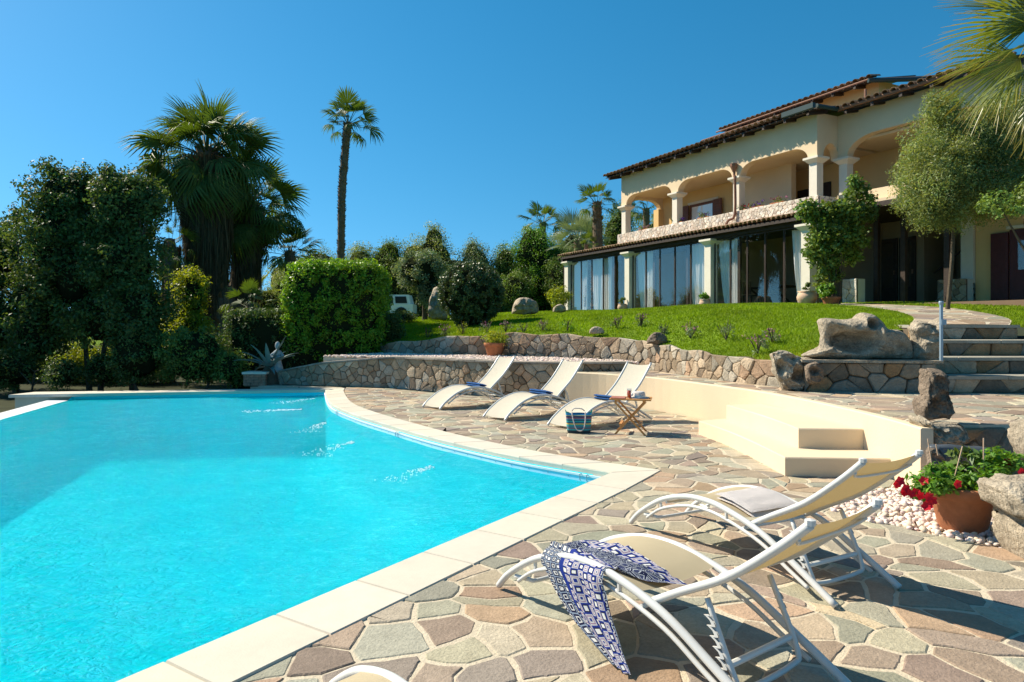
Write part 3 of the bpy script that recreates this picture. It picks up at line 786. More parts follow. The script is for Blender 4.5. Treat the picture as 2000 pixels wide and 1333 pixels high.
def capstones(parent, at, cum, zz, zt, w0, w1, th, L0, m_, seed, s0=0, s1=None):
    rnd = random.Random(seed); s = s0; s1 = s1 or cum[-1]
    while s < s1-.05:
        l = min(L0*rnd.uniform(.7, 1.3), s1-s); z0 = zz(zt, s); z1 = zz(zt, s+l); g = .004; zm = zz(zt, s+l/2)
        o = rnd.uniform(-.012, .012); t2 = th*rnd.uniform(.85, 1.1)
        v = []
        for (a, z) in ((s+g, z0), (s+l/2, zm), (s+l-g, z1)):
            v += [at(a, z, w1+o), at(a, z, w0), at(a, z+t2, w0), at(a, z+t2*.8, w1+o), ]
        f = []
        for i in range(2):
            for j in range(4): f.append([i*4+j, i*4+(j+1) % 4, (i+1)*4+(j+1) % 4, (i+1)*4+j])
        f += [[3, 2, 1, 0], [8, 9, 10, 11]]
        c = rnd.uniform(.85, 1.1); mk('capstone', v, f, M_wstone, parent, tint=(.33*c, .285*c, .235*c)); s += l
t1 = thing('stone_wall', 'low curved rubble stone wall with flat capping behind the three far sun loungers', 'wall', (-1.8, 16.3, 0))
at, cum, zz, k1 = rubble(t1, smoothf(WALL1), [0]*len(smoothf(WALL1)), [np.interp(i/4, range(len(W1TOP)), W1TOP)-.04 for i in range(len(smoothf(WALL1)))], .08, .33, 11)
zt1 = [np.interp(i/4, range(len(W1TOP)), W1TOP)-.04 for i in range(len(smoothf(WALL1)))]
capstones(t1, at, cum, zz, zt1, -.24, .075, .05, .5, M_wstone, 4)
t2 = thing('stone_wall', 'upper curved rubble wall holding back the lawn above the pebble strip', 'wall', (1.5, 17.2, 0))
z2 = [np.interp(i/4, range(len(W2TOP)), W2TOP)+.04*math.sin(i*1.7) for i in range(len(W2s))]
at, cum, zz, k2 = rubble(t2, W2s, [.5]*len(W2s), z2, .10, .38, 12, back=.3)
print('rubble', k1, k2)
# pebble strip between the two walls
def pebbles(name, poly, z, n, s0, s1, lab=None, cat=None, seed=1, flat=.6):
    r_ = np.random.default_rng(seed); xs = [p[0] for p in poly]; ys = [p[1] for p in poly]
    bv = []; 
    ph = (1+5**.5)/2
    base = np.array([(-1,ph,0),(1,ph,0),(-1,-ph,0),(1,-ph,0),(0,-1,ph),(0,1,ph),(0,-1,-ph),(0,1,-ph),(ph,0,-1),(ph,0,1),(-ph,0,-1),(-ph,0,1)])/math.sqrt(1+ph*ph)
    fc = np.array([(0,11,5),(0,5,1),(0,1,7),(0,7,10),(0,10,11),(1,5,9),(5,11,4),(11,10,2),(10,7,6),(7,1,8),(3,9,4),(3,4,2),(3,2,6),(3,6,8),(3,8,9),(4,9,5),(2,4,11),(6,2,10),(8,6,7),(9,8,1)])
    V = []; Fs = []; T = []; k = 0
    while k < n:
        x = r_.uniform(min(xs), max(xs)); y = r_.uniform(min(ys), max(ys))
        if not inside((x, y), poly): continue
        s = r_.uniform(s0, s1); a = r_.uniform(0, 6.28); sc = np.array([s, s*r_.uniform(.6, .9), s*flat*r_.uniform(.7, 1)])
        b = base*(1+r_.uniform(-.14, .14, (12, 1)))*sc; c, d = math.cos(a), math.sin(a)
        b = np.c_[b[:, 0]*c-b[:, 1]*d, b[:, 0]*d+b[:, 1]*c, b[:, 2]+r_.uniform(-.3, .3)*b[:, 0]]
        V.append(b+np.array([x, y, z+r_.uniform(0, s1*.9)])); Fs.append(fc+12*k)
        t = r_.uniform(.72, 1.12); T.append(np.tile([t, t*r_.uniform(.88, 1.0), t*r_.uniform(.82, 1.0)], (12, 1))); k += 1
    return mk(name, np.vstack(V), np.vstack(Fs), M_peb, tint=np.vstack(T), kind='stuff', smooth=True)
STRIP = [(-3.9, 19.9), (-1.9, 18.95), (0, 17.95), (1.4, 17.0), (2.45, 16.0), (2.8, 15.3), (2.75, 14.8), (1.1, 14.95), (0, 15.25), (-.8, 15.75), (-1.8, 16.5), (-3.05, 17.5), (-5.0, 18.1)]
sheet('gravel_bed', STRIP, .74, M_mort, thick=.6)
pebbles('gravel', STRIP, .745, 9000, .022, .045, seed=2)
GB = [(3.85, 6.85), (3.75, 6.7), (3.0, 6.22), (2.74, 5.85), (2.92, 5.5), (3.32, 5.1), (3.7, 4.72), (4.05, 4.5), (5.2, 4.6), (5.2, 6.6)]
sheet('gravel_bed', GB, -.03, M_mort, thick=.1)
pebbles('gravel', GB, -.02, 3900, .020, .042, seed=3, flat=.75)
# yellow curved wall with its two step bench
yw = thing('garden_wall', 'smooth cream plastered curved low wall with built-in stepped bench', 'wall', (3.2, 11, 0))
def ribbon(pl, z0, z1, th, name, m, parent, bev=.012):
    o = offset(pl, -th); v = []; f = []; k = len(pl)
    def sec(a, b):
        ax, ay = a; bx, by = b; l = math.hypot(bx-ax, by-ay); ux, uy = (bx-ax)/l*bev, (by-ay)/l*bev
        return [(ax, ay, z0), (bx, by, z0), (bx, by, z1-bev), (bx-ux, by-uy, z1), (ax+ux, ay+uy, z1), (ax, ay, z1-bev)]
    for a, b in zip(pl, o): v += sec(a, b)
    for i in range(k-1):
        for j in range(6): f.append([i*6+j, i*6+(j+1) % 6, (i+1)*6+(j+1) % 6, (i+1)*6+j])
    f += [[0, 5, 4, 3, 2, 1], [(k-1)*6+q for q in range(6)]]
    return mk(name, v, f, m, parent)
ribbon(YWs, -.05, .61, -.12, 'wall', M_plaster, yw)
# bench blocks follow the wall
def bench_block(front, back_, z0, z1, name):
    pl = front+back_[::-1]; n = len(pl); b = .012
    if area(pl) < 0: pl = pl[::-1]
    mx = sum(p[0] for p in pl)/n; my = sum(p[1] for p in pl)/n
    v = [(x, y, z0) for x, y in pl]+[(x, y, z1-b) for x, y in pl]+[(x+(mx-x)*b/math.hypot(mx-x, my-y), y+(my-y)*b/math.hypot(mx-x, my-y), z1) for x, y in pl]
    f = []
    for i in range(n):
        j = (i+1) % n; f.append([i, j, n+j, n+i]); f.append([n+i, n+j, 2*n+j, 2*n+i])
    tr = tessellate_polygon([[Vector((a, b_, 0)) for a, b_ in pl]]); f += [[2*n+q for q in t] for t in tr]
    mk(name, v, f, M_plaster, yw)
fr1 = crom2([(2.72, 9.95), (2.84, 9.0), (2.88, 8.1), (2.88, 7.2)], 4); bk1 = crom2([(3.6, 10.35), (3.9, 9.0), (3.99, 8.1), (3.99, 7.12)], 4)
bench_block(fr1, bk1, -.05, .205, 'lower_bench')
fr2 = crom2([(3.14, 10.0), (3.22, 9.2), (3.25, 8.4), (3.24, 7.72)], 4); bk2 = crom2([(3.68, 10.1), (3.9, 9.0), (3.98, 8.4), (3.99, 7.68)], 4)
bench_block(fr2, bk2, .2, .43, 'upper_bench')
# pale tan end of the wall
# wall beneath the sculpture and beside the stairs
t3 = thing('stone_wall', 'dark rubble wall with thin slate top below the hollow granite sculpture', 'wall', (5.3, 10.2, .6))
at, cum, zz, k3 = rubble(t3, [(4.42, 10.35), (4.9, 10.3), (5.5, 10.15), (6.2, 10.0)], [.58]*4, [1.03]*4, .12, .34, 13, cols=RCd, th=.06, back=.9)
MB().box((4.36, 10.2, 1.035), (6.28, 11.1, 1.075), lambda x, y, z: (x, y+(5.3-x)*.17-.1*(y < 10.5), z)).build('slate_top', M_rock, t3)
st_ = thing('garden_steps', 'four rough stone garden steps rising from the terrace to the lawn path', 'steps', (7.6, 10.5, .6))
lv = [(10.0, .60, .85, 6.28, 10.6), (10.5, .85, 1.10, 6.3, 10.6), (11.1, 1.10, 1.35, 6.34, 9.7), (11.85, 1.35, 1.6, 6.9, 8.8)]
for i, (y0, a, b, x0, x1) in enumerate(lv):
    y1 = lv[i+1][0]+.3 if i < 3 else 12.3
    m = MB(); m.box((x0, y0+.06, a-.3), (x1, y1+.02, b-.045)); m.build('step_core', M_wmort, st_)
    at, cum, zz, kk = rubble(st_, [(x0, y0+.05), ((x0+x1)/2, y0+.04), (x1, y0+.05)], [a]*3, [b-.05]*3, .16 if i else .13, .42 if i else .5, 20+i, cols=RCd+RC[:3], th=.045, back=.05)
    rnd = random.Random(i); x = x0-.02
    while x < x1-.05:
        l = min(rnd.uniform(.5, 1.1), x1-x+.02)
        j = rnd.uniform(-.02, .02); pl = [(x+.004, y0-.01+j), (x+l*.5, y0-.02+j*.5), (x+l-.004, y0-.01), (x+l-.004, y1), (x+.004, y1)]
        n = len(pl); v = [(p, q, b-.05) for p, q in pl]+[(p, q, b) for p, q in pl]; c = rnd.uniform(.85, 1.15)
        mk('tread', v, [list(range(n))[::-1], [n+q for q in range(n)]]+[[q, (q+1) % n, n+(q+1) % n, n+q] for q in range(n)], M_flag, st_, tint=(.36*c, .335*c, .27*c)); x += l
# terrace edge in shadow behind the flower pot
t4 = thing('stone_wall', 'shaded rough rock wall under the terrace edge behind the red flowers', 'wall', (5.5, 6.9, 0))
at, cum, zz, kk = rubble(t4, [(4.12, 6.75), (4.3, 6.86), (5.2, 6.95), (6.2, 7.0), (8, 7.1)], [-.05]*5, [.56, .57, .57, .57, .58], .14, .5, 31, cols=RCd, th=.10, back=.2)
# ------------------------------------------------------------------ house
def HU(px, w_):
    t = (px-CX)/F; return (t*(33.8+.4543*w_)-(2.79+.8908*w_))/(.4543+.8908*t)
def HZ(px, py, w_):
    u = HU(px, w_); return CH+(HY-py)/F*HH(u, w_, 0).y
b_ = HH(7, 2, 2.2)
house = thing('house', 'two storey cream villa with arched upper loggia, tiled roofs and glazed ground floor', 'house', tuple(b_))
HF = lambda u, w_, z: HH(u, w_, z)
def hbox(name, u0, u1, w0, w1, z0, z1, m, parent=None):
    return MB().box((u0, w0, z0), (u1, w1, z1), HF).build(name, m, parent or house)
def prof_wall(name, pts, w0, w1, m, axis='u', fixed=0, parent=None):
    """pts: list of (a, zlow, zhigh) stations; extruded from w0 to w1 (axis u) or u0..u1 (axis w)"""
    v = []; f = []
    for a, lo, hi in pts:
        for (w_, z) in ((w0, lo), (w1, lo), (w1, hi), (w0, hi)):
            v.append(HH(a, w_, z) if axis == 'u' else HH(w_, a, z))
    for i in range(len(pts)-1):
        for j in range(4): f.append([i*4+j, i*4+(j+1) % 4, (i+1)*4+(j+1) % 4, (i+1)*4+j])
    k = (len(pts)-1)*4; f += [[0, 3, 2, 1], [k, k+1, k+2, k+3]]
    return mk(name, v, f, m, parent or house)
def arch_stations(cols, hw, spring, crown, top, rx, u0, u1):
    st = [(u0, spring, top)]
    for i, c in enumerate(cols):
        if c-hw > u0: st.append((c-hw, spring, top))
        if i < len(cols)-1:
            a = c+hw; b = cols[i+1]-hw; st.append((a, spring, top)); r = min(rx, (b-a)/2)
            ts = [.02, .06, .13, .22, .34, .5, .7, .88, 1]
            for t in ts: st.append((a+r*t, spring+(crown-spring)*math.sqrt(1-(1-t)**2), top))
            for t in ts[::-1]: st.append((b-r*t, spring+(crown-spring)*math.sqrt(1-(1-t)**2), top))
    st.append((u1, spring, top))
    o = [st[0]]
    for s in st[1:]:
        if s[0] > o[-1][0]+1e-4: o.append(s)
        elif abs(s[0]-o[-1][0]) <= 1e-4: o[-1] = s
    return o
FZ = 2.2
sx0, sx1 = HU(1812, 3.3), HU(1888, 3.3)
C1 = [2.92, 6.48, 9.93, 13.32]
ZT = 8.56
prof_wall('arcade_wall', arch_stations(C1, .2, 7.12, 7.55, ZT, .62, 2.75, 13.48), 1.2, 1.5, M_hwall)
def column(u, w_, z0, z1, s=.15, parent=None, base=False):
    c = MB().box((u-s, w_-s, z0), (u+s, w_+s, z1-.2), HF).build('column', M_trim, house)
    v = []; prof = [(s+.0, z1-.2), (s+.03, z1-.17), (s+.12, z1-.08), (s+.14, z1-.07), (s+.14, z1), ]
    m = MB()
    for (r, z) in prof: m.v += [tuple(HH(u+a*r, w_+b*r, z)) for a, b in ((-1, -1), (1, -1), (1, 1), (-1, 1))]
    for i in range(len(prof)-1):
        for j in range(4): m.f.append([i*4+j, i*4+(j+1) % 4, (i+1)*4+(j+1) % 4, (i+1)*4+j])
    m.f += [[3, 2, 1, 0], [(len(prof)-1)*4+q for q in range(4)]]
    m.build('capital', M_trim, c)
    return c
for c in C1: column(c, 1.35, 5.78, 7.12)
# left end wall of the loggia and its back wall
prof_wall('arcade_wall', arch_stations([1.5, 3.3], .02, 7.1, 7.5, ZT-.02, .6, 1.502, 3.6), 2.76, 3.05, M_hwall, axis='w')
hbox('pilaster', 2.74, 3.1, 3.1, 3.398, 5.6, 7.1, M_hyel)
hbox('wall', 2.77, 7.95, 3.4, 3.6, 3.0, ZT, M_hyel)
hbox('wall', 7.95, 8.2, 1.55, 3.398, 5.3, 7.7, M_hyel) if False else None
hbox('wall', 9.6, 9.75, 3.2, 4.4, 5.2, 7.7, M_hyel)
hbox('wall', 7.96, 10.9, 3.0, 3.25, 5.2, 7.7, M_hwall)
hbox('wall', 9.0, 18.8, 4.4, 4.6, 5.2, ZT, M_hyel)
hbox('ceiling', 2.8, 13.3, 1.52, 4.39, 7.62, 7.7, M_hwall)
hbox('wall', 18.6, 18.8, 2.51, 4.39, 5.2, ZT-.01, M_hwall)
hbox('ceiling', 13.52, 18.59, 2.5, 4.39, 7.62, 7.7, M_hwall)
hbox('upper_floor', 2.8, 18.8, 1.3, 4.39, 5.1, 5.2, M_floor)
# second facade, set back to the right
C2 = [13.98, 19.6, 24.6]
W2_ = 2.2
prof_wall('arcade_wall', arch_stations([13.62, 18.6], .2, 7.12, 7.72, ZT, 1.0, 13.484, 18.8), W2_, W2_+.3, M_hwall)
for c in [13.68, 18.6]: column(c, W2_+.15, 5.6, 7.12)
prof_wall('arcade_wall', arch_stations([1.36, 2.36], .13, 7.12, 7.62, ZT-.003, .38, 1.5, 2.2), 13.2, 13.482, M_hwall, axis='w')
# shuttered window at the back of the loggia
wu0, wu1 = HU(1349, 3.4), HU(1398, 3.4)
wn = hbox('window', wu0, wu1, 3.34, 3.39, 5.5, 7.0, M_bwood)
hbox('pane', wu0+.12, (wu0+wu1)/2-.05, 3.325, 3.338, 5.7, 6.88, M_glass, wn); hbox('pane', (wu0+wu1)/2+.05, wu1-.12, 3.325, 3.338, 5.7, 6.88, M_glass, wn)
hbox('curtain', wu0+.15, wu1-.15, 3.3395, 3.3398, 5.7, 6.88, M_curt, wn)
hbox('lintel', wu0-.15, wu1+.15, 3.36, 3.395, 7.01, 7.12, M_trim)
for a, b in ((HU(1333, 3.4), wu0-.01), (wu1+.01, HU(1414, 3.4))):
    s = hbox('shutter', a, b, 3.25, 3.29, 5.5, 7.0, M_bwood)
    for k in range(12): MB().box((a+.06, 3.235, 5.62+k*.11), (b-.06, 3.248, 5.69+k*.11), HF).build('slat', M_bwood, s)
hbox('door', HU(1560, 4.4), HU(1580, 4.4), 4.33, 4.39, 5.2, HZ(1570, 372, 4.4), M_dwood)
hbox('door', HU(1600, 4.4), HU(1624, 4.4), 4.33, 4.39, 5.2, HZ(1610, 358, 4.4), M_dwood)
# parapet of small pale stones
PC = [(.66, .59, .48), (.70, .64, .53), (.62, .53, .42), (.72, .67, .58), (.64, .54, .44), (.58, .52, .43)]
par = hbox('parapet', 2.62, 13.6, 1.12, 1.46, 5.25, 5.8, M_trim)
def rub_on(par, a, b, z0, z1, rmin, rmax, seed, cols, th=.03, maxp=0):
    return rubble(par, [a, ((a[0]+b[0])/2, (a[1]+b[1])/2), b], [z0]*3, [z1]*3, rmin, rmax, seed, cols=cols, th=th, back=.05, gap=.004, maxp=maxp)
p0 = HH(2.6, 1.1, 0); p1 = HH(13.62, 1.1, 0)
rub_on(par, (p0.x, p0.y), (p1.x, p1.y), 5.3, 5.82, .07, .17, 41, PC, th=.02)
p2 = HH(13.64, 1.12, 0); p3 = HH(13.64, 2.1, 0)
rub_on(par, (p2.x, p2.y), (p3.x, p3.y), 5.3, 5.80, .07, .17, 42, PC, th=.02)
hbox('balcony_slab', 13.7, 18.8, 1.4, 2.5, 5.22, 5.42, M_hwall)
hbox('balcony_slab', 13.7, 18.8, 1.9, 2.19, 5.423, 5.85, M_hwall)
# roofs: tile rows at the eaves, corrugated slope behind, rafters below
def tile_me(m, L_=.5, r=.085):
    mb = MB(); v = []; k = 6
    for y, rr in ((0, r), (L_, r*.8)):
        for i in range(k+1):
            a = math.pi*i/k; v.append((rr*math.cos(a), y, rr*math.sin(a)*.9))
        for i in range(k+1):
            a = math.pi*i/k; v.append(((rr-.014)*math.cos(a), y, (rr-.014)*math.sin(a)*.9))
    f = []; n = k+1
    for i in range(k):
        f += [[i, i+1, 2*n+i+1, 2*n+i], [n+i, 3*n+i, 3*n+i+1, n+i+1], [i, n+i, n+i+1, i+1]]
    me = bpy.data.meshes.new('roof_tile'); me.from_pydata(v, [], f); me.materials.append(m); return me
TM = tile_me(M_tile, .55, .115); TMp = tile_me(M_tile2, .55, .1)
rotH = Matrix(((.4543, .8908, 0, 0), (-.8908, .4543, 0, 0), (0, 0, 1, 0), (0, 0, 0, 1)))
def eave(u0, u1, w_, z, slope, me, st=.215, thing_=None, rafter=True, wback=1.5, m=M_tile, rz=.0):
    k = 0; u = u0; par = thing_ or house
    while u <= u1:
        M = Matrix.Translation(HH(u, w_, z+random.uniform(-.006, .006)+rz)) @ rotH @ Matrix.Rotation(math.atan(slope), 4, 'X') @ Matrix.Rotation(random.uniform(-.03, .03), 4, 'Z')
        inst('roof_tile', me, par, M)
        u += st
    # corrugated slope and soffit board
    n = int((u1-u0)/st); v = []; f = []
    for i in range(n*4+1):
        uu = u0-st/2+i*st/4; h = .035*math.cos((uu-u0)/st*2*math.pi)
        v += [HH(uu, w_+.2, z+.02+h), HH(uu, w_+wback, z+.02+h+slope*(wback-.05))]
    for i in range(n*4): f.append([i*2, i*2+2, i*2+3, i*2+1])
    mk('roof', v, f, m, par)
    MB().box((u0-st/2, 0, 0), (u1+st/2, 1, 1), lambda a, b, c: HH(a, w_+.15+b*(wback-.15), z-.05-.03*(1-c)+slope*(b*(wback-.03)))).build('soffit_board', M_dwood, par)
    if rafter:
        u = u0+.2
        while u < u1:
            MB().box((u-.05, 0, 0), (u+.05, 1, 1), lambda a, b, c: HH(a, w_+.12+b*(.9), z-.21+.12*c+slope*(b*.9))).build('rafter', M_dwood, par)
            u += .92
eave(2.3, 13.75, .56, 8.57, .22, TM, wback=5, st=.27)
eave(14.0, 19.0, 1.5, 8.58, .22, TM, wback=4, st=.27)
eave(5.6, 12.9, 4.6, 10.46, .2, TM, wback=2.5, st=.27)
eave(-.25, 14.3, -.42, 5.0, .22, TMp, st=.2, wback=1.52, rafter=False, m=M_tile2)
hbox('gutter', 12.75, 13.98, .38, .52, 8.46, 8.62, M_gutter)
MB().tube([HH(13.9, .66, 8.58), HH(13.95, 1.6, 8.58)], .07, 8).build('gutter', M_gutter, house)
MB().tube([HH(13.95, 1.62, 8.57), HH(19.1, 1.62, 8.55)], .06, 8).build('gutter', M_copper, house)
MB().tube([HH(5.4, 4.55, 10.36), HH(12.95, 4.55, 10.36)], .035, 8).build('gutter', M_copper, house)
MB().tube([HH(12.95, 4.5, 10.30), HH(14.0, 6.5, 10.35)], .08, 8).build('gutter', M_gutter, house)
hbox('wall', 6.0, 12.6, 5.3, 5.5, 8.6, 10.48, M_hyel)
hbox('wall', 12.6, 12.8, 5.3, 9.5, 8.6, 10.48, M_hyel)
# hip ends
MB().add([HH(2.15, .66, 8.6), HH(2.15, 5, 8.7), HH(3.5, 5, 9.5), HH(3.4, .9, 8.66)], [[0, 3, 2, 1]]).build('roof', M_tile, house)
MB().add([HH(13.0, 4.6, 10.40), HH(14.2, 7.5, 10.42), HH(13.4, 7.6, 10.85), HH(12.8, 5.0, 10.5)], [[0, 1, 2, 3]]).build('roof', M_dwood, house)
hbox('solar_panel', 13.2, 14.9, 7.4, 7.9, 10.2, 10.55, M_slate)
# terracotta railing on the upper roof
ru0, ru1 = 6.13, 11.7
rl = MB().tube([HH(ru0, 3.0, 9.62), HH(ru1, 3.0, 9.57)], .024, 6).build('railing', M_copper, house)
k = 0; u = ru0
while u <= ru1:
    MB().tube([HH(u, 3.0, 8.95), HH(u, 3.0, 9.6)], .016 if k % 8 else .03, 5).build('baluster', M_copper if u > 7.2 else M_gutter, rl); u += .14; k += 1
MB().tube([HH(12.7, 4.7, 8.9), HH(12.7, 4.7, 10.1)], .05, 6).build('downpipe', M_copper, house)
# downpipe with hopper on the third loggia column
dp = MB().tube([HH(9.93, 1.12, 7.35), HH(9.93, 1.1, 7.15), HH(10.05, 1.02, 7.0), HH(10.05, 1.02, 5.7), HH(9.85, .9, 5.5), HH(9.8, .8, 5.3)], .05, 8, sm=3).build('downpipe', M_copper, house)
MB().lathe([(.05, 0), (.07, .05), (.14, .2), (.15, .3), (.12, .3)], tuple(HH(9.93, 1.08, 7.3)), 8).build('hopper', M_copper, dp)
# ground floor: columns, beam, glazing, room
CL = [0.05, HU(1230, 0), HU(1388, 0), 14.15]
for c in CL: column(c, 0, FZ-.2, 4.72, s=.16)
hbox('beam', -.1, 14.3, -.10, .14, 4.725, 4.93, M_dwood)
hbox('beam', -.1, 14.3, -.36, -.28, 4.84, 4.94, M_dwood)
hbox('beam', -.18, -.06, -.3, 3, 4.72, 4.9, M_dwood)
hbox('corner_post', -.2, -.05, .0, .12, FZ-.2, 4.72, M_dwood)
MB().tube([HH(-.3, -.34, 4.9), HH(-.3, -.32, 4.75), HH(-.22, -.1, 4.6), HH(-.22, -.08, 2.1)], .05, 8, sm=2).build('downpipe', M_dwood, house)
hbox('floor', -.2, 14.3, -.15, 3.3, FZ-.15, FZ, M_floor)
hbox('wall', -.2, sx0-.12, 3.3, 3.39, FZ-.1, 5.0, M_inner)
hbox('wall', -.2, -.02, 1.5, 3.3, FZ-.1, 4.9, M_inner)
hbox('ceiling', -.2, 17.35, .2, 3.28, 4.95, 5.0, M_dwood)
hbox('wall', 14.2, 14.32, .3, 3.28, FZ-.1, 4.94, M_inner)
def bay(a, b, n):
    w_ = (b-a)/n
    for k in range(n):
        x0 = a+k*w_; x1 = x0+w_
        wi = MB().box((x0+.005, .0, FZ), (x0+.028, .05, 4.71), HF).box((x1-.028, .0, FZ), (x1-.005, .05, 4.71), HF).box((x0+.0285, .0, FZ), (x1-.0285, .05, FZ+.06), HF).box((x0+.0285, .0, 4.66), (x1-.0285, .05, 4.71), HF).build('window', M_dwood, house)
        yaw = random.uniform(-.012, .012)
        MB().box((x0+.03, .02, FZ+.06), (x1-.03, .028, 4.66), lambda u, ww, z: HH(u, ww+(u-(x0+x1)/2)*yaw, z)).build('pane', M_glass, wi)
bay(CL[0]+.18, CL[1]-.18, 5); bay(CL[1]+.18, CL[2]-.18, 5); bay(CL[2]+.18, CL[3]-.18, 5)
for px in (1198, 1278, 1343, 1444): 
    u = HU(px, .1); hbox('mullion', u-.06, u+.06, .07, .16, FZ, 4.7, M_dwood)
def curtain(p0, p1, lab, gath=.0, seed=0):
    a, b = HU(p0, .25), HU(p1, .25); n = 60; v = []; f = []; rnd = random.Random(seed); ph = rnd.random()*6; nf = (b-a)*5.5
    for j, z in enumerate((FZ+.02, FZ+.5, FZ+1.1, FZ+1.8, 4.66)):
        q = j/4
        for i in range(n+1):
            t = i/n; sq = 1-gath*(1-q)**1.3
            u = a+(b-a)*(t if gath >= 0 else t); u = (b-(b-u)*sq) if seed % 2 else (a+(u-a)*sq)
            v.append(HH(u, .27+.05*math.sin(t*nf*6.28+ph+.5*math.sin(t*9+j))*(1-.3*q), z))
    for j in range(4):
        for i in range(n): f.append([j*(n+1)+i, j*(n+1)+i+1, (j+1)*(n+1)+i+1, (j+1)*(n+1)+i])
    o = mk('curtain', v, f, M_curt, loc=tuple(HH((a+b)/2, .27, FZ)), smooth=True); tag(o, lab, 'curtain', 'sheer white curtains in the glazed veranda')
curtain(1122, 1147, 'narrow sheer curtain in the leftmost bay of the glazed veranda', 0, 0)
curtain(1156, 1197, 'wide sheer white curtain in the middle of the leftmost veranda bay', .1, 1)
curtain(1243, 1279, 'sheer curtain just right of the second veranda column', .25, 3)
curtain(1342, 1380, 'sheer curtain flaring left of the third veranda column', .3, 1)
curtain(1401, 1444, 'wide bluish white curtain right of the third veranda column', .35, 3)
curtain(1545, 1584, 'sheer curtain at the right end of the veranda beside the climbing shrub', .3, 1)
# dining table and chairs behind the glass
dt = thing('dining_table', 'dark dining table with crossed legs behind the veranda glass', 'table', tuple(HH(11.3, 1.6, FZ)))
MB().box((10.4, 1.2, FZ+.72), (12.2, 2.1, FZ+.77), HF).build('table_top', M_dwood, dt)
for u in (10.8, 11.8):
    for s in (-1, 1): MB().tube([HH(u+.3*s, 1.3, FZ+.72), HH(u-.3*s, 1.9, FZ)], .035, 6).build('leg', M_dwood, dt)
for k, (u, w_) in enumerate(((10.9, .95), (11.8, .95))):
    ch = thing('dining_chair', ('left' if k == 0 else 'right')+' dark chair of the pair at the table behind the glass', 'chair', tuple(HH(u, w_, FZ)), 'dining chairs')
    MB().box((u-.2, w_-.2, FZ+.43), (u+.2, w_+.2, FZ+.46), HF).build('seat', M_dwood, ch)
    MB().box((u-.2, w_-.22, FZ+.5), (u+.2, w_-.2, FZ+.95), HF).build('backrest', M_dwood, ch)
    for a in (-.18, .18):
        for b in (-.18, .18): MB().box((u+a-.02, w_+b-.02, FZ), (u+a+.02, w_+b+.02, FZ+.428), HF).build('leg', M_dwood, ch)
# dark porch at the right
hbox('porch_floor', 14.33, 25, -.2, 3.2, FZ-.2, FZ-.02, M_floor)
for px in (1712, 1765, 1850):
    u = HU(px, 1.4); hbox('porch_post', u-.07, u+.07, 1.35, 1.48, FZ-.1, 4.95, M_dwood)
hbox('porch_roof', 14.35, 19.0, .7, 3.25, 4.96, 5.2, M_dwood)
def door(px0, px1, w_, z1, m, glass=False):
    a, b = HU(px0, w_), HU(px1, w_); d = hbox('door', a, b, w_-.06, w_-.01, FZ, z1, m)
    if glass: hbox('pane', a+.12, b-.12, w_-.075, w_-.062, FZ+.6, z1-.15, M_glass, d)
    else:
        hbox('door_panel', a+.1, b-.1, w_-.075, w_-.062, FZ+.15, FZ+1.0, m, d); hbox('door_panel', a+.1, b-.1, w_-.075, w_-.062, FZ+1.15, z1-.15, m, d)
    MB().box((b-.09, w_-.12, FZ+1.02), (b-.05, w_-.08, FZ+1.16), HF).build('handle', M_copper, d)
door(1716, 1754, 3.3, 4.4, M_dwood, True); door(1758, 1790, 3.3, 4.4, M_dwood, True)
# low pale stone block in the porch
sb = hbox('stone_pier', HU(1655, .8), HU(1683, .8), .6, .95, FZ-.1, HZ(1670, 546, .8), M_trim)
a = HH(HU(1655, .8), .58, 0); b = HH(HU(1683, .8), .58, 0); rub_on(sb, (a.x, a.y), (b.x, b.y), FZ-.1, HZ(1670, 546, .8), .1, .25, 51, PC, maxp=20)
# outside stairs between porch and wing
hbox('wall', sx0-.3, sx0-.12, 3.392, 5.3, FZ-.1, 5.2, M_inner)
hbox('stair_wall', sx0-1.1, sx1+3.9, 5.0, 5.1, FZ-.1, 6, M_inner)
for k in range(14):
    hbox('stair_step', sx0+.1+k*.22, sx0+.36+k*.22, 3.5, 4.9, FZ+k*.17, FZ+.16+k*.17, M_trim)
MB().tube([HH(sx0+.1, 3.45, FZ+1.0), HH(sx0+.1+14*.22, 3.45, FZ+1.0+14*.17)], .03, 6).build('handrail', M_dwood, house)
# right wing
wu = HU(1905, 2.9)
hbox('wall', wu, 26, 2.9, 3.1, FZ-.1, 5.0, M_hyel)
hbox('wall', wu, 26, 3.2, 8, 5.0, 5.2, M_hyel)
hbox('pilaster', wu-.35, wu-.005, 2.8, 3.1, FZ+.6, 5.0, M_trim)
pb = hbox('stone_pier', wu-.75, wu-.0, 2.45, 2.79, FZ-.1, FZ+.72, M_trim)
a = HH(wu-.78, 2.42, 0); b = HH(wu+.02, 2.42, 0); rub_on(pb, (a.x, a.y), (b.x, b.y), FZ-.1, FZ+.72, .1, .3, 52, RC, maxp=20)
hbox('shutter', HU(1936, 2.84), HU(1970, 2.84), 2.80, 2.85, FZ, HZ(1950, 456, 2.84), M_redwood)
dd = hbox('door', HU(1972, 2.86), HU(2030, 2.86), 2.84, 2.895, FZ, HZ(1990, 448, 2.86), M_redwood)
hbox('pane', HU(1988, 2.82), HU(2016, 2.82), 2.81, 2.838, FZ+.9, HZ(1995, 470, 2.86), M_glass, dd)
hbox('lintel', HU(1965, 2.86), HU(2040, 2.86), 2.85, 2.897, HZ(1990, 446, 2.86), HZ(1990, 440, 2.86), M_trim)
eave(wu-.4, 24, 2.1, 4.95, .22, TMp, st=.2, wback=3.0, m=M_tile2, rafter=True)

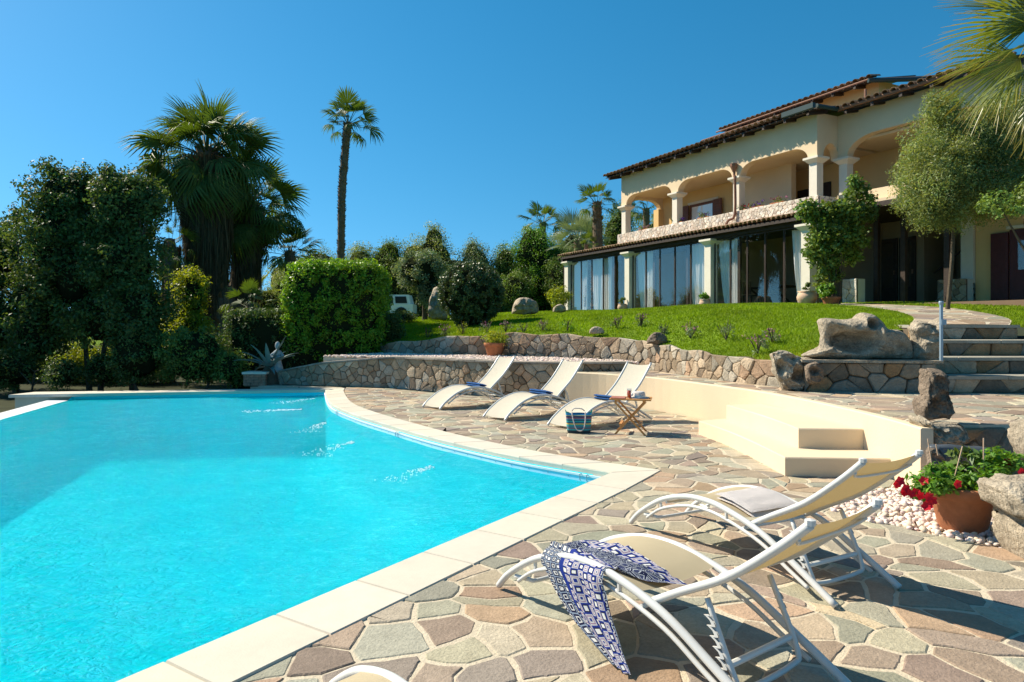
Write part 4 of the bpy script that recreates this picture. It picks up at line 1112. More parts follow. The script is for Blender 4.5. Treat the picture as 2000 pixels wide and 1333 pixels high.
# garden path post
pp = thing('garden_light', 'slim blue grey metal garden light post beside the stone steps', 'garden light', (6.3, 10.05, 1.07))
MB().tube([(6.3, 10.02, 1.05), (6.3, 10.02, 1.93)], .025, 8).build('post', M_steel, pp)
MB().box((6.29, 9.99, 1.60), (6.36, 10.03, 1.68)).build('clip', M_steel, pp); MB().lathe([(.03, 0), (.035, .03), (.03, .05)], (6.3, 10.02, 1.90), 10).build('lamp_head', M_steel, pp)

# ------------------------------------------------------------------ rocks
def relief(name, outline, Y, D, dents, m, lab, cat, seed=1, rings=26, amp=.05, px=True, ny=3.0, zoff=0, group=None, dsc=3.2, tilt=0):
    """rock whose silhouette is star shaped about its centre; front and back bulge by D; dents carve hollows in the front"""
    pts = [P(x, y, Y) for x, y in outline] if px else [Vector(p) for p in outline]
    pts = [Vector((p.x, 0, p.z)) for p in crom(pts+[pts[0]], 5)[0][:-1]]
    c = sum(pts, Vector())/len(pts); n = len(pts); V = []; fc = []
    for side in (-1, 1):
        for r in range(rings):
            t = (r+1)/rings if side == -1 else (rings-r-1)/rings
            if side == 1 and r == rings-1: break
            if side == -1 or True:
                for p in pts:
                    q = c+(p-c)*t; th = D*math.sqrt(max(0, 1-t**3.2))
                    y = side*th
                    if side == -1:
                        for (dx, dz, rr, rz_, dep) in dents:
                            e = P(dx, dz, Y) if px else Vector((dx, 0, dz)); a = ((q.x-e.x)/rr)**2+((q.z-e.z)/rz_)**2
                            y += dep*math.exp(-a*a*1.2)
                    V.append((q.x, Y+y, q.z))
    c0 = len(V); th = D; yy = -D
    for (dx, dz, rr, rz_, dep) in dents:
        e = P(dx, dz, Y) if px else Vector((dx, 0, dz)); a = ((c.x-e.x)/rr)**2+((c.z-e.z)/rz_)**2; yy += dep*math.exp(-a*a*1.2)
    V.append((c.x, Y+yy, c.z)); V.append((c.x, Y+D, c.z))
    nr = (len(V)-2)//n; f = []
    for i in range(n): f.append([c0, i, (i+1) % n])
    for r in range(nr-1):
        for i in range(n): f.append([r*n+i, (r+1)*n+i, (r+1)*n+(i+1) % n, r*n+(i+1) % n])
    for i in range(n): f.append([c0+1, (nr-1)*n+(i+1) % n, (nr-1)*n+i])
    W = []
    for (x, y, z) in V:
        q = Vector((x, y, z))*dsc+Vector((seed*7.3, 0, 0)); s = amp*(noise.noise(q)+.5*noise.noise(q*2.3)-.45*abs(noise.noise(q*4.7))+.35*noise.noise(q*8.1)-.2*abs(noise.noise(q*17))+.15)
        dv = noise.voronoi(q*1.5+Vector((seed, 0, 0)))[0]; s += amp*(.9*(dv[1]-dv[0])-1.3*max(0, .1-(dv[1]-dv[0]))/.1*.35-.3)
        q2 = noise.noise_vector(q*1.3); W.append((x+q2.x*amp*.5, y+s, z+q2.z*amp*.5+s*.3))
    zb = min(p[2] for p in W)
    o = mk(name, W, f, m, loc=(c.x, Y, zb), smooth=True); tag(o, lab, cat, group); return o
relief('sculpted_rock', [(1598, 628), (1606, 622), (1640, 625), (1672, 622), (1680, 612), (1700, 614), (1716, 626), (1730, 642), (1752, 644), (1772, 660), (1780, 690), (1772, 702), (1700, 702), (1620, 702), (1568, 697), (1584, 688), (1601, 684), (1602, 655)], 10.55, .3,
       [(1655, 668, .33, .15, .42), (1690, 634, .085, .075, .2), (1630, 650, .2, .12, .1), (1750, 685, .12, .12, .06), (1702, 662, .05, .22, -.1)], M_rock, 'large pale hollowed granite boulder like a sculpture on the slate ledge', 'rock', seed=3, rings=34, amp=.035)
relief('upright_rock', [(1776, 640), (1792, 628), (1815, 630), (1836, 621), (1838, 650), (1834, 690), (1825, 703), (1780, 703), (1784, 670)], 10.45, .2,
       [(1795, 655, .06, .05, .06), (1812, 640, .05, .03, .06)], M_rock, 'upright rough tan rock between the hollow boulder and the garden steps', 'rock', seed=5, amp=.06)
relief('gnarled_rock', [(1503, 690), (1520, 684), (1536, 683), (1550, 692), (1562, 700), (1568, 730), (1562, 764), (1545, 760), (1530, 766), (1520, 745), (1508, 725)], 10.5, .2,
       [(1519, 716, .05, .1, .16), (1550, 732, .1, .09, .18), (1540, 700, .05, .04, .08)], M_rock, 'gnarled holed grey rock standing at the left end of the slate ledge', 'rock', seed=8, amp=.07)
relief('gnarled_rock', [(1572, 712), (1590, 704), (1604, 716), (1606, 738), (1590, 752), (1574, 742)], 10.15, .12, [(1586, 724, .06, .06, .1)], M_drock, 'small hollow dark rock set against the wall under the slate ledge', 'rock', seed=9, amp=.05)
relief('standing_stone', [(1802, 722), (1820, 720), (1838, 726), (1844, 760), (1850, 790), (1846, 812), (1830, 818), (1800, 818), (1796, 790), (1800, 760)], 7.0, .13,
       [(1815, 790, .05, .06, .08), (1840, 770, .05, .06, .06)], M_drock, 'tall narrow reddish standing stone on the corner of the terrace', 'rock', seed=11, amp=.06, dsc=5)
relief('boulder', [(1788, 812), (1800, 822), (1870, 826), (1874, 850), (1850, 866), (1812, 868), (1800, 850), (1786, 824)], 6.72, .18, [], M_rock, 'flat boulder at the terrace corner below the standing stone', 'rock', seed=12, amp=.07, dsc=5)
relief('boulder', [(1990, 826), (2020, 820), (2060, 850), (2060, 910), (2010, 900), (1985, 860)], 6.3, .25, [], M_rock, 'pale boulder at the right edge above the red flowers', 'rock', seed=13, amp=.07)
relief('eroded_boulder', [(1930, 945), (1960, 935), (2010, 925), (2100, 930), (2120, 1010), (2090, 1110), (2020, 1120), (1985, 1095), (1968, 1040), (1975, 1002), (1940, 985)], 4.75, .28,
       [(1990, 1008, .12, .04, .16), (2000, 1060, .07, .07, .12)], M_rock, 'big eroded pale boulder beside the terracotta pot on the white pebbles', 'rock', seed=14, amp=.07, dsc=4)
relief('slate_slab', [(1812, 872), (1830, 868), (1900, 870), (1945, 882), (1952, 905), (1900, 922), (1850, 925), (1822, 905)], 6.2, .10, [], M_slate, 'dark blue slate slab leaning behind the red flowering pot', 'rock', seed=15, amp=.025)
relief('rock', [(1812, 878), (1830, 882), (1872, 945), (1868, 968), (1815, 968), (1806, 930)], 6.1, .08, [], M_drock, 'dark wedge of rock behind the pot of red flowers', 'rock', seed=16, amp=.06)
def px_rock(x0, x1, y0, y1, Y, lab, m=M_rock, seed=1, **k):
    xm = (x0+x1)/2
    relief('rock', [(x0, y1), (x0+.05*(x1-x0), (y0+y1)/2), (x0+.25*(x1-x0), y0+.1*(y1-y0)), (xm, y0), (x1-.2*(x1-x0), y0+.15*(y1-y0)), (x1, (y0+y1)/2), (x1-.02*(x1-x0), y1), (xm, y1+.05*(y1-y0))], Y, (x1-x0)/F*Y*.3, [], m, lab, 'rock', seed=seed, rings=10, amp=.12*(x1-x0)/F*Y, **k)
px_rock(1000, 1050, 581, 612, 24, 'rounded grey boulder on the lawn left of the glazed veranda', seed=21)
px_rock(836, 874, 560, 622, 26, 'tall pale standing boulder behind the clipped ball shrub', seed=22)
px_rock(1150, 1178, 637, 651, 16.9, 'small flat stone lying on the upper garden wall', seed=23)
px_rock(1264, 1302, 649, 671, 15.0, 'dark driftwood-like rock on the corner of the upper wall', M_drock, seed=24)
px_rock(1080, 1105, 594, 610, 26, 'small pale rock at the left foot of the veranda', seed=25)
# ------------------------------------------------------------------ vegetation
def leaves(clumps, size, aspect=.5, flatz=0., seed=0, tvar=.3, up=.35, ctr=None):
    """clumps: array (k,5): x,y,z,sigma,count ; returns V,F,T of folded leaf quads"""
    r_ = np.random.default_rng(seed); Vs = []; Ts = []
    C = np.asarray(clumps, float); cnt = C[:, 4].astype(int); N = cnt.sum()
    idx = np.repeat(np.arange(len(C)), cnt)
    d = r_.normal(0, 1, (N, 3)); d /= np.linalg.norm(d, axis=1)[:, None]+1e-9
    rad = r_.random(N)**.45
    p = C[idx, :3]+d*rad[:, None]*C[idx, 3][:, None]
    nrm = d*.9+r_.normal(0, .6, (N, 3)); nrm[:, 2] += up; nrm /= np.linalg.norm(nrm, axis=1)[:, None]+1e-9
    t = np.cross(nrm, r_.normal(0, 1, (N, 3))); t /= np.linalg.norm(t, axis=1)[:, None]+1e-9
    s = np.cross(nrm, t); L = size*r_.uniform(.6, 1.3, N)[:, None]; W = L*aspect
    V = np.stack([p-t*L*.5, p+s*W*.5+nrm*L*.08, p+t*L*.5, p-s*W*.5+nrm*L*.08], 1)
    cl = r_.uniform(1-tvar, 1+tvar, len(C))[idx]*r_.uniform(1-tvar*.6, 1+tvar*.6, N)
    hue = r_.normal(0, .07, N)+r_.normal(0, .06, len(C))[idx]
    T = np.stack([cl*(1+hue), cl, cl*(1-hue)], 1)
    return V.reshape(-1, 3), np.arange(4*N).reshape(-1, 4), np.repeat(T, 4, axis=0)
def blob_clumps(blobs, k, sig, per, seed, shell=.78, top=0., jag=.07, inner=.25):
    """sample clump centres near the surface of ellipsoidal blobs (c, (rx,ry,rz))"""
    r_ = np.random.default_rng(seed); out = []; vol = np.array([b[1][0]*b[1][2]+b[1][1]*b[1][2] for b in blobs]); ks = np.maximum(4, (k*vol/vol.sum())).astype(int)
    for (c, r), kk in zip(blobs, ks):
        d = r_.normal(0, 1, (kk, 3)); d /= np.linalg.norm(d, axis=1)[:, None]
        rr = shell+(1-shell)*r_.random(kk)+r_.normal(0, jag, kk); m = r_.random(kk) < inner; rr[m] *= r_.uniform(.3, .9, m.sum())
        q = np.array(c)+d*rr[:, None]*np.array(r); s = sig*r_.uniform(.6, 1.35, kk)
        out.append(np.c_[q, s, np.maximum(3, per*(s/sig)**2)])
    return np.vstack(out)
ICO = None
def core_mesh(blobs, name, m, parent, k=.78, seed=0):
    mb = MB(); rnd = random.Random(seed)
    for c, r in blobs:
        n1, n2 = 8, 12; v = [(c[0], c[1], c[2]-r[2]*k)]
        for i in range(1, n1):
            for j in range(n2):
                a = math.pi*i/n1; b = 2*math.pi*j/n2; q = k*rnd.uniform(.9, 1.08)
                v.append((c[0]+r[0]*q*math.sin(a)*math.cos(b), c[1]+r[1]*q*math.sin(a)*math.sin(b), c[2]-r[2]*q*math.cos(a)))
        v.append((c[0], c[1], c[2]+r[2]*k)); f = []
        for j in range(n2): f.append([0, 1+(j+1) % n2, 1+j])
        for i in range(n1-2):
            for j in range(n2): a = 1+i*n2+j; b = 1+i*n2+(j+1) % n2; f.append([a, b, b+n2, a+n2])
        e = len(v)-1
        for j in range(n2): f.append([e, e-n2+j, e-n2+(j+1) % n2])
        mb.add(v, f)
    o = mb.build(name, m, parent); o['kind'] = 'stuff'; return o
M_core = mat('foliage_shade_core', (.018, .022, .010), 1, 0, spec=0)  # added opaque core, near-black to paint the shade deep inside the foliage
def tree(name, lab, cat, base, blobs, lm, n=12000, lsize=.1, sig=.35, per=60, seed=1, trunks=((0, 0),), tr=.12, group=None, core=.0, aspect=.5, limbs=5, up=.35, shell=.78, tvar=.3, jag=.07, inner=.25, fork=.45):
    t = thing(name, lab, cat, tuple(base), group); rnd = random.Random(seed); b = Vector(base)
    cen = [Vector(c) for c, r in blobs]
    for (dx, dy) in trunks:
        tgt = min(cen, key=lambda q: (q.x-b.x-dx)**2+(q.y-b.y-dy)**2) if len(trunks) > 1 else sum(cen, Vector())/len(cen)
        p0 = b+Vector((dx, dy, -.3)); mid = p0.lerp(tgt, fork)+Vector((rnd.uniform(-.2, .2), rnd.uniform(-.2, .2), 0)); mid.x = p0.x*.6+mid.x*.4
        m = MB(); m.tube([p0, p0.lerp(mid, .5)+Vector((rnd.uniform(-.06, .06), 0, 0)), mid], [tr*1.25, tr, tr*.8], 8, sm=3)
        for k in range(limbs):
            c, r = rnd.choice(blobs); e = Vector(c)+Vector((rnd.uniform(-.6, .6)*r[0], rnd.uniform(-.6, .6)*r[1], rnd.uniform(-.2, .7)*r[2]))
            s = p0.lerp(mid, rnd.uniform(.7, 1)); q = s.lerp(e, .5)+Vector((rnd.uniform(-.2, .2), rnd.uniform(-.2, .2), rnd.uniform(0, .3)))
            m.tube([s, q, e], [tr*.6, tr*.35, tr*.1], 6, sm=3)
        m.build('trunk', M_bark, t)
    cl = blob_clumps(blobs, max(8, n//per), sig, per, seed, shell, jag=jag, inner=inner)
    V, Fc, T = leaves(cl, lsize, aspect, seed=seed+50, up=up, tvar=tvar)
    mk('crown', V, Fc, lm, t, tint=T)
    if core: core_mesh(blobs, 'crown_dark_core', M_core, t, core, seed)
    return t
def PB(x0, x1, y0, y1, Y, dy=None):
    """ellipsoid whose outline fills a pixel box at depth Y"""
    c = P((x0+x1)/2, (y0+y1)/2, Y); rx = (x1-x0)/2/F*Y; rz = (y1-y0)/2/F*Y
    return ((c.x, c.y, c.z), (rx, dy or rx, rz))
# dark mass at the left
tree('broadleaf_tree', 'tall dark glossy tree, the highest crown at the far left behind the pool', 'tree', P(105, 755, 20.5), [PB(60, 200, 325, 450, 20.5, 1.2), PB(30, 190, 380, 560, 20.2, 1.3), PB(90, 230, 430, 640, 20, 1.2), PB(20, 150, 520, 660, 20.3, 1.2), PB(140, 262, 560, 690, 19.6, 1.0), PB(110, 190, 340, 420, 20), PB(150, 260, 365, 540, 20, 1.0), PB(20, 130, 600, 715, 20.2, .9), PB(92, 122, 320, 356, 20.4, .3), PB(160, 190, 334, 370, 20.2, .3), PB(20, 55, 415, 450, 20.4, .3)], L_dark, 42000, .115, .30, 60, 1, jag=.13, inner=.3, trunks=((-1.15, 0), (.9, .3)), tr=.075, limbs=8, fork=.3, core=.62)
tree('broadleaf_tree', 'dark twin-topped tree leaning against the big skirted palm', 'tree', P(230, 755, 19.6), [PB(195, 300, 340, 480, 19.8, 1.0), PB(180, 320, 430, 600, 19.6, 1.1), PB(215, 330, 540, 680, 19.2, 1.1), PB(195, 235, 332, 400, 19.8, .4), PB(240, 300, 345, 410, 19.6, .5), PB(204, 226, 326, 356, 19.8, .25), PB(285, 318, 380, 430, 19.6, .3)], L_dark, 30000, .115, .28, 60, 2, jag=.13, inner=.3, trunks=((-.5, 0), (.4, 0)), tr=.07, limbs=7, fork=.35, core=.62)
tree('broadleaf_tree', 'dark tree cut off by the left edge of the view', 'tree', P(10, 740, 21.5), [PB(-70, 60, 440, 600, 21.5, 1.3), PB(-60, 50, 560, 720, 21, 1.3), PB(-90, 20, 430, 520, 22)], L_dark, 20000, .115, .3, 60, 3, jag=.13, inner=.3, tr=.12, core=.6)
tree('shrub', 'very dark rounded shrub at the pool edge in the shade of the left trees', 'shrub', P(270, 745, 18.6), [PB(215, 325, 640, 750, 18.8, .8), PB(170, 250, 690, 752, 19.2, .6)], L_dark, 9000, .09, .22, 60, 4, tr=.04, core=.8)
tree('shrub', 'dark green shrub between the big palm and the brick planter', 'shrub', P(400, 745, 18.8), [PB(320, 440, 640, 752, 19, .9), PB(420, 480, 690, 752, 18.9, .5)], L_mid, 12000, .08, .2, 60, 5, tr=.04, core=.8)
tree('shrub', 'sunlit yellow green shrub under the big skirted palm', 'shrub', P(365, 735, 23), [PB(318, 408, 605, 700, 23, .8), PB(342, 402, 525, 640, 23.3, .6)], L_yel, 12000, .10, .25, 50, 6, tr=.05, core=.7)
tree('shrub', 'yellow blossoming bush seen between the dark trunks at the left', 'shrub', P(175, 745, 23), [PB(120, 225, 660, 750, 23.5, .8)], L_yel, 5000, .09, .22, 50, 7, tr=.03)
tree('shrub', 'loose green undergrowth shrub at the far left behind the dark trees', 'shrub', P(40, 745, 25), [PB(-40, 110, 650, 750, 25, 1.2)], L_bright, 5000, .1, .3, 50, 8, tr=.03)
tree('shrub', 'low dark shrubs at the water edge between the left tree trunks', 'shrub', P(60, 750, 19), [PB(-40, 75, 690, 758, 19.4, .6), PB(100, 150, 705, 756, 18.6, .5)], L_dark, 6000, .085, .2, 50, 46, tr=.03, core=.8)
tree('undergrowth_shrub', 'low dark green undergrowth behind the trunks of the left trees', 'shrub', P(120, 745, 24), [PB(-60, 120, 665, 752, 24.5, 1.0), PB(90, 230, 680, 752, 24, 1.0), PB(210, 340, 660, 752, 23.5, 1.0)], L_mid, 16000, .09, .25, 50, 44, tr=.03, core=.7)
# clipped box hedge
def hedge_box(name, lab, x0, x1, y0, y1, Y, dep, lm, n, ls, seed, rnd_=.25, base_y=None, core=.86):
    a = P(x0, y1, Y); b = P(x1, y0, Y); c = (a+b)/2; hx = (b.x-a.x)/2; hz = (b.z-a.z)/2; hy = dep/2
    t = thing(name, lab, 'hedge', (c.x, Y, a.z)); r_ = np.random.default_rng(seed)
    k = n//40; d = r_.uniform(-1, 1, (k, 3)); ax = r_.choice(3, k, p=[.26, .42, .32]); sg = np.where(r_.random(k) < .5, -1, 1); d[np.arange(k), ax] = sg
    d[:, 2] = np.where((ax == 2), 1, d[:, 2]); d = d*(1-rnd_*((np.abs(d)**4).sum(1)-1)[:, None].clip(0, 2)/4.5)
    q = np.array([c.x, c.y, c.z])+d*np.array([hx, hy, hz])*(1+r_.normal(0, .025, k))[:, None]
    cl = np.c_[q, .17*r_.uniform(.7, 1.4, k), np.full(k, 40)]
    V, Fc, T = leaves(cl, ls, .5, seed=seed, up=.5, tvar=.28); mk('foliage', V, Fc, lm, t, tint=T)
    m = MB(); m.box((c.x-hx*core, c.y-hy*core, a.z-.3), (c.x+hx*core, c.y+hy*core, c.z+hz*core)); m.build('hedge_dark_core', M_core, t)
    m = MB()
    for i in range(4): m.tube([(c.x+r_.uniform(-.6, .6)*hx, Y+.2, a.z-.8), (c.x+r_.uniform(-.6, .6)*hx, Y, c.z)], [.05, .03], 6)
    m.build('stems', M_bark, t); return t
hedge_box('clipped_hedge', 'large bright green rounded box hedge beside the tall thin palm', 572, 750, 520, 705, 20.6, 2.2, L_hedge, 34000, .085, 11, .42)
hedge_box('low_hedge', 'low dark glossy hedge between the agave planter and the bright hedge', 452, 640, 612, 740, 20.2, 1.0, L_dark, 12000, .085, 12, .2)
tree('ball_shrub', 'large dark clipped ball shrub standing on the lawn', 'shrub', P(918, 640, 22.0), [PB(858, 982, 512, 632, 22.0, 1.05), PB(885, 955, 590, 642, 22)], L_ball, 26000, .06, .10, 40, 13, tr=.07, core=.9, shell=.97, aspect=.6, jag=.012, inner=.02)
tree('round_tree', 'rounded pale topped tree left of the clipped ball shrub', 'tree', P(830, 612, 28), [PB(768, 876, 492, 570, 28, 1.1), PB(818, 872, 530, 605, 27.8, .7)], L_grey, 15000, .085, .22, 60, 14, tr=.1, core=.75)
tree('dark_shrub', 'dark low shrub at the right foot of the bright hedge by the lawn', 'shrub', P(765, 672, 20.5), [PB(735, 785, 615, 668, 21.0, .6), PB(765, 812, 611, 628, 27, .5)], L_dark, 6000, .08, .2, 50, 15, tr=.03, core=.7)
# background row on the skyline
BR = [('olive green feathery tree behind the bright hedge', [PB(575, 670, 485, 560, 34)], L_grey, 34, 16, P(620, 570, 34)),
 ('green tree just right of the tall thin palm trunk', [PB(672, 735, 480, 560, 42)], L_olive, 42, 17, P(700, 570, 42)),
 ('dark green tree above the right half of the bright hedge', [PB(715, 800, 478, 560, 36), PB(735, 785, 470, 520, 36)], L_mid, 36, 18, P(750, 580, 36)),
 ('tall bushy olive green tree on the skyline left of the ball shrub', [PB(795, 893, 455, 560, 34), PB(825, 870, 440, 500, 34), PB(780, 840, 470, 540, 34)], L_olive, 34, 19, P(845, 590, 34)),
 ('pale grey green tree behind the top of the ball shrub', [PB(893, 965, 474, 570, 44), PB(905, 940, 468, 520, 44)], L_grey, 44, 20, P(930, 590, 44)),
 ('slender dark green tree between the ball shrub and the bright tree', [PB(963, 1012, 475, 560, 36), PB(970, 1040, 530, 610, 34)], L_mid, 36, 21, P(990, 600, 36)),
 ('big bright green round tree left of the veranda', [PB(992, 1096, 452, 560, 30), PB(1005, 1080, 440, 520, 30), PB(985, 1085, 520, 600, 29.5)], L_bright, 30, 22, P(1045, 610, 30)),
 ('dark leafy tree touching the left end of the veranda', [PB(1060, 1125, 470, 590, 33), PB(1065, 1112, 500, 600, 31.5)], L_mid, 33, 23, P(1090, 605, 33)),
 ('grey green tree on the skyline between two small palms', [PB(1085, 1160, 445, 540, 48), PB(1130, 1180, 440, 520, 48)], L_grey, 48, 24, P(1120, 600, 48)),
 ('dark pine-like tree behind the left corner of the villa', [PB(1170, 1235, 410, 540, 50), PB(1195, 1240, 395, 470, 50)], L_mid, 50, 25, P(1205, 600, 50)),
 ('olive green tree seen through the left loggia arch', [PB(1225, 1330, 420, 540, 54)], L_olive, 54, 26, P(1280, 600, 54)),
 ('pale shrub behind the big palm above the low hedge', [PB(520, 590, 535, 640, 30), PB(480, 560, 560, 640, 28)], L_olive, 30, 27, P(540, 640, 30)),
 ('low green tree at the horizon left of the olive tree', [PB(540, 600, 520, 580, 50)], L_olive, 50, 28, P(560, 600, 50))]
for lab, bl, lm, Y, sd, bs in BR:
    kY = max(1.0, 46/Y)*(1 if Y > 29.9 or sd != 27 else 1)
    if sd in (27,): kY = 1.1
    cam_ = Vector((0, 0, CH)); bl = [(tuple(cam_+(Vector(c)-cam_)*kY), (r[0]*kY, r[1]*kY, r[2]*kY)) for c, r in bl]; Y *= kY; bs = cam_+(bs-cam_)*kY
    x0_, x1_ = [min(c[0]-r[0] for c, r in bl), max(c[0]+r[0] for c, r in bl)]; zl = min(c[2]-r[2] for c, r in bl); zg = 1.8
    bl = bl+[((.5*(x0_+x1_), Y+.5, (zl+zg)/2+.5), ((x1_-x0_)*.62, 1.6, max(.7, (zl-zg)/2+1.1)))]
    tree('garden_tree', lab, 'tree', (bs.x, bs.y, LZ(bs.x, bs.y) if bs.x > -12 else bs.z), bl, lm, 24000, .075*(Y/33), .30*(Y/33), 45, sd, tr=.1, core=.72, jag=.09, inner=.12, group='background trees of the garden')
tree('garden_tree', 'dark mass of trees at the horizon far behind the left palm', 'tree', P(300, 660, 40), [PB(200, 420, 560, 660, 40, 2), PB(0, 200, 600, 680, 44, 2), PB(-120, 60, 590, 690, 40, 2), PB(420, 520, 590, 660, 38, 1.5)], L_mid, 15000, .15, .45, 55, 29, tr=.1, core=.8)

tree('background_wood', 'continuous mass of green trees far behind the garden left of the villa', 'trees', P(800, 600, 62), [PB(520+i*62, 640+i*62, 500+(i*37) % 23, 600, 62+(i % 3)*2, 2) for i in range(10)], L_olive, 40000, .16, .6, 45, 45, tr=.12, core=.85)
# ---------------- palms
def fan_mesh(name, m, nb, Rr, spread, droop, pet, wd, seed, web=.45, fold=.25, tint_=(1, 1, 1), curl=.0):
    """fan leaf: petiole along +Y from origin, blades radiating from its end"""
    rnd = random.Random(seed); V = []; Fs = []; T = []
    o = Vector((0, pet, 0)); 
    def add(v, f, c): b = len(V); V.extend(v); Fs.extend([[i+b for i in g] for g in f]); T.extend(c)
    # petiole
    pw = .018*Rr+.006
    add([(-pw, 0, 0), (pw, 0, 0), (pw*.6, pet, 0), (-pw*.6, pet, 0), (0, 0, -pw), (0, pet, -pw*.6)], [[0, 1, 2, 3], [0, 3, 5, 4], [1, 4, 5, 2]], [(1.1, 1.0, .7)]*6)
    for k in range(nb):
        a = -spread+2*spread*k/(nb-1)+rnd.uniform(-.02, .02); L_ = Rr*(1-.28*(abs(a)/spread)**2)*rnd.uniform(.9, 1.05)
        d = Vector((math.sin(a), math.cos(a), 0)); s = Vector((math.cos(a), -math.sin(a), 0))
        w1 = math.sin(spread/(nb-1))*L_*web*1.02; dr = droop*rnd.uniform(.7, 1.4)
        z0 = -abs(math.sin(a))*fold*.1
        def pt(t, side): 
            q = o+d*(L_*t)*(1-.25*dr*t*t) ; q.z = fold*Rr*abs(math.sin(a))*t*.5-dr*Rr*t**2.6
            wv = {0: .0, 1: w1, 2: w1*.75, 3: wd*.12}[side_i]
            return q
        secs = []
        for side_i, t in ((0, .02), (1, web), (2, web+(1-web)*.5), (3, 1.0)):
            q = o+d*(L_*t)*(1-.25*dr*t*t); q.z = fold*Rr*abs(math.sin(a))*t*.5-dr*Rr*t**2.6
            wv = (.003, w1, w1*.6, .002)[side_i]
            secs.append((q-s*wv, q+Vector((0, 0, wv*.45)), q+s*wv))
        v = [p for sc in secs for p in sc]; f = []
        for i in range(3): f += [[i*3, i*3+1, i*3+4, i*3+3], [i*3+1, i*3+2, i*3+5, i*3+4]]
        c0 = rnd.uniform(.85, 1.15); cs = [(c0, c0, c0)]*6+[(c0*1.05, c0, c0*.9)]*3+[(c0*1.5*tint_[0], c0*1.25*tint_[1], c0*.9*tint_[2])]*3
        add([tuple(p) for p in v], f, cs)
    me = bpy.data.meshes.new(name); me.from_pydata(V, [], Fs)
    a = me.color_attributes.new('tint', 'FLOAT_COLOR', 'POINT'); a.data.foreach_set('color', np.hstack([np.array(T), np.ones((len(V), 1))]).astype(np.float32).ravel())
    me.materials.append(m); return me
def frame(o, d, roll=0):
    y = Vector(d).normalized(); up = Vector((0, 0, 1)) if abs(y.z) < .97 else Vector((1, 0, 0))
    x = y.cross(up).normalized(); z = x.cross(y)
    M = Matrix(((x.x, y.x, z.x, 0), (x.y, y.y, z.y, 0), (x.z, y.z, z.z, 0), (0, 0, 0, 1)))
    return Matrix.Translation(o) @ M @ Matrix.Rotation(roll, 4, 'Y')
def palm_trunk(pts, r0, r1, m, parent, stubs=0, seed=1, rough=.08):
    P_, rr = crom(pts, 8, [r0+(r1-r0)*i/(len(pts)-1) for i in range(len(pts))]); rnd = random.Random(seed)
    rr = [r*(1+rnd.uniform(-rough, rough)) for r in rr]
    mb = MB().tube(P_, rr, 12); tk = mb.build('trunk', m, parent)
    if stubs:
        sb = MB(); n = len(P_)
        for k in range(stubs):
            t = rnd.random(); i = min(n-2, int(t*(n-1))); p = P_[i].lerp(P_[i+1], t*(n-1)-i); a = rnd.uniform(0, 6.28); r = rr[i]
            d = Vector((math.cos(a), math.sin(a), 0)); s = Vector((-math.sin(a), math.cos(a), 0)); h = r*.55
            sb.add([p+d*r*.85-s*h*.5, p+d*r*.85+s*h*.5, p+d*(r*1.35)+Vector((0, 0, h*1.1)), p+d*r*.9+Vector((0, 0, h*.6))], [[0, 1, 2], [1, 3, 2], [3, 0, 2]])
        o = sb.build('leaf_bases', m, parent); o['kind'] = 'stuff'
    return tk
def crown(t, c, meshes, n, e0, e1, seed, sc=1.0, name='frond', spread_=None, rb=.15, xb=0, jit=.12):
    rnd = random.Random(seed)
    for k in range(n):
        q = (k+.5)/n; el = e0+(e1-e0)*q**.9+rnd.uniform(-jit, jit); az = k*2.39996+rnd.uniform(-.25, .25)
        d = Vector((math.cos(az)*math.cos(el), math.sin(az)*math.cos(el), math.sin(el)))
        s = sc*rnd.uniform(.85-jit*.5, 1.15); me = meshes[min(len(meshes)-1, int(q*len(meshes)*.999))] if rnd.random() < .7 else rnd.choice(meshes)
        o = Vector(c)+Vector((d.x, d.y, 0))*rb+Vector((0, 0, -.5*rb*q*3))
        inst(name, me, t, frame(o, d, rnd.uniform(-.5-jit, .5+jit)) @ Matrix.Scale(s, 4))
FM = [fan_mesh('frond', L_palm, 26, .95, 1.75, .18, .85, .02, 1), fan_mesh('frond', L_palm, 26, .95, 1.8, .38, .9, .02, 2), fan_mesh('frond', L_palm, 24, .95, 1.7, .65, .95, .02, 3), fan_mesh('frond', L_palm, 24, .92, 1.5, .95, .95, .02, 4)]
FD = [fan_mesh('dead_frond', L_dead, 16, .9, 1.1, .9, .7, .02, 5), fan_mesh('dead_frond', L_dead, 14, .95, .8, .6, .7, .02, 6)]
def skirt(t, c, r0, r1, h, n, seed, m=L_dead):
    r_ = np.random.default_rng(seed); a = r_.uniform(0, 6.283, n); z0 = -h*r_.random(n)**1.1*.92; L_ = h*r_.uniform(.14, .34, n)
    q = -z0/h; rr = (r0*(1-q)+r1*q)*(.82+.3*r_.random(n)); dx = np.cos(a); dy = np.sin(a); w_ = .012+.022*r_.random(n)
    top = np.c_[c[0]+dx*rr, c[1]+dy*rr, c[2]+z0]; kk = r_.uniform(.82, 1.12, n)
    bot = np.c_[c[0]+dx*rr*kk+r_.normal(0, .06, n), c[1]+dy*rr*kk+r_.normal(0, .06, n), c[2]+z0-L_]
    ta = np.c_[-dy, dx, np.zeros(n)]*w_[:, None]; V = np.stack([top-ta, top+ta, bot+ta*.3, bot-ta*.3], 1).reshape(-1, 3)
    cv = r_.uniform(.5, 1.5, n); T = np.repeat(np.c_[cv, cv*r_.uniform(.9, 1.1, n), cv*.95], 4, 0)
    mk('dead_leaf_skirt', V, np.arange(4*n).reshape(-1, 4), m, t, tint=T, kind='stuff')
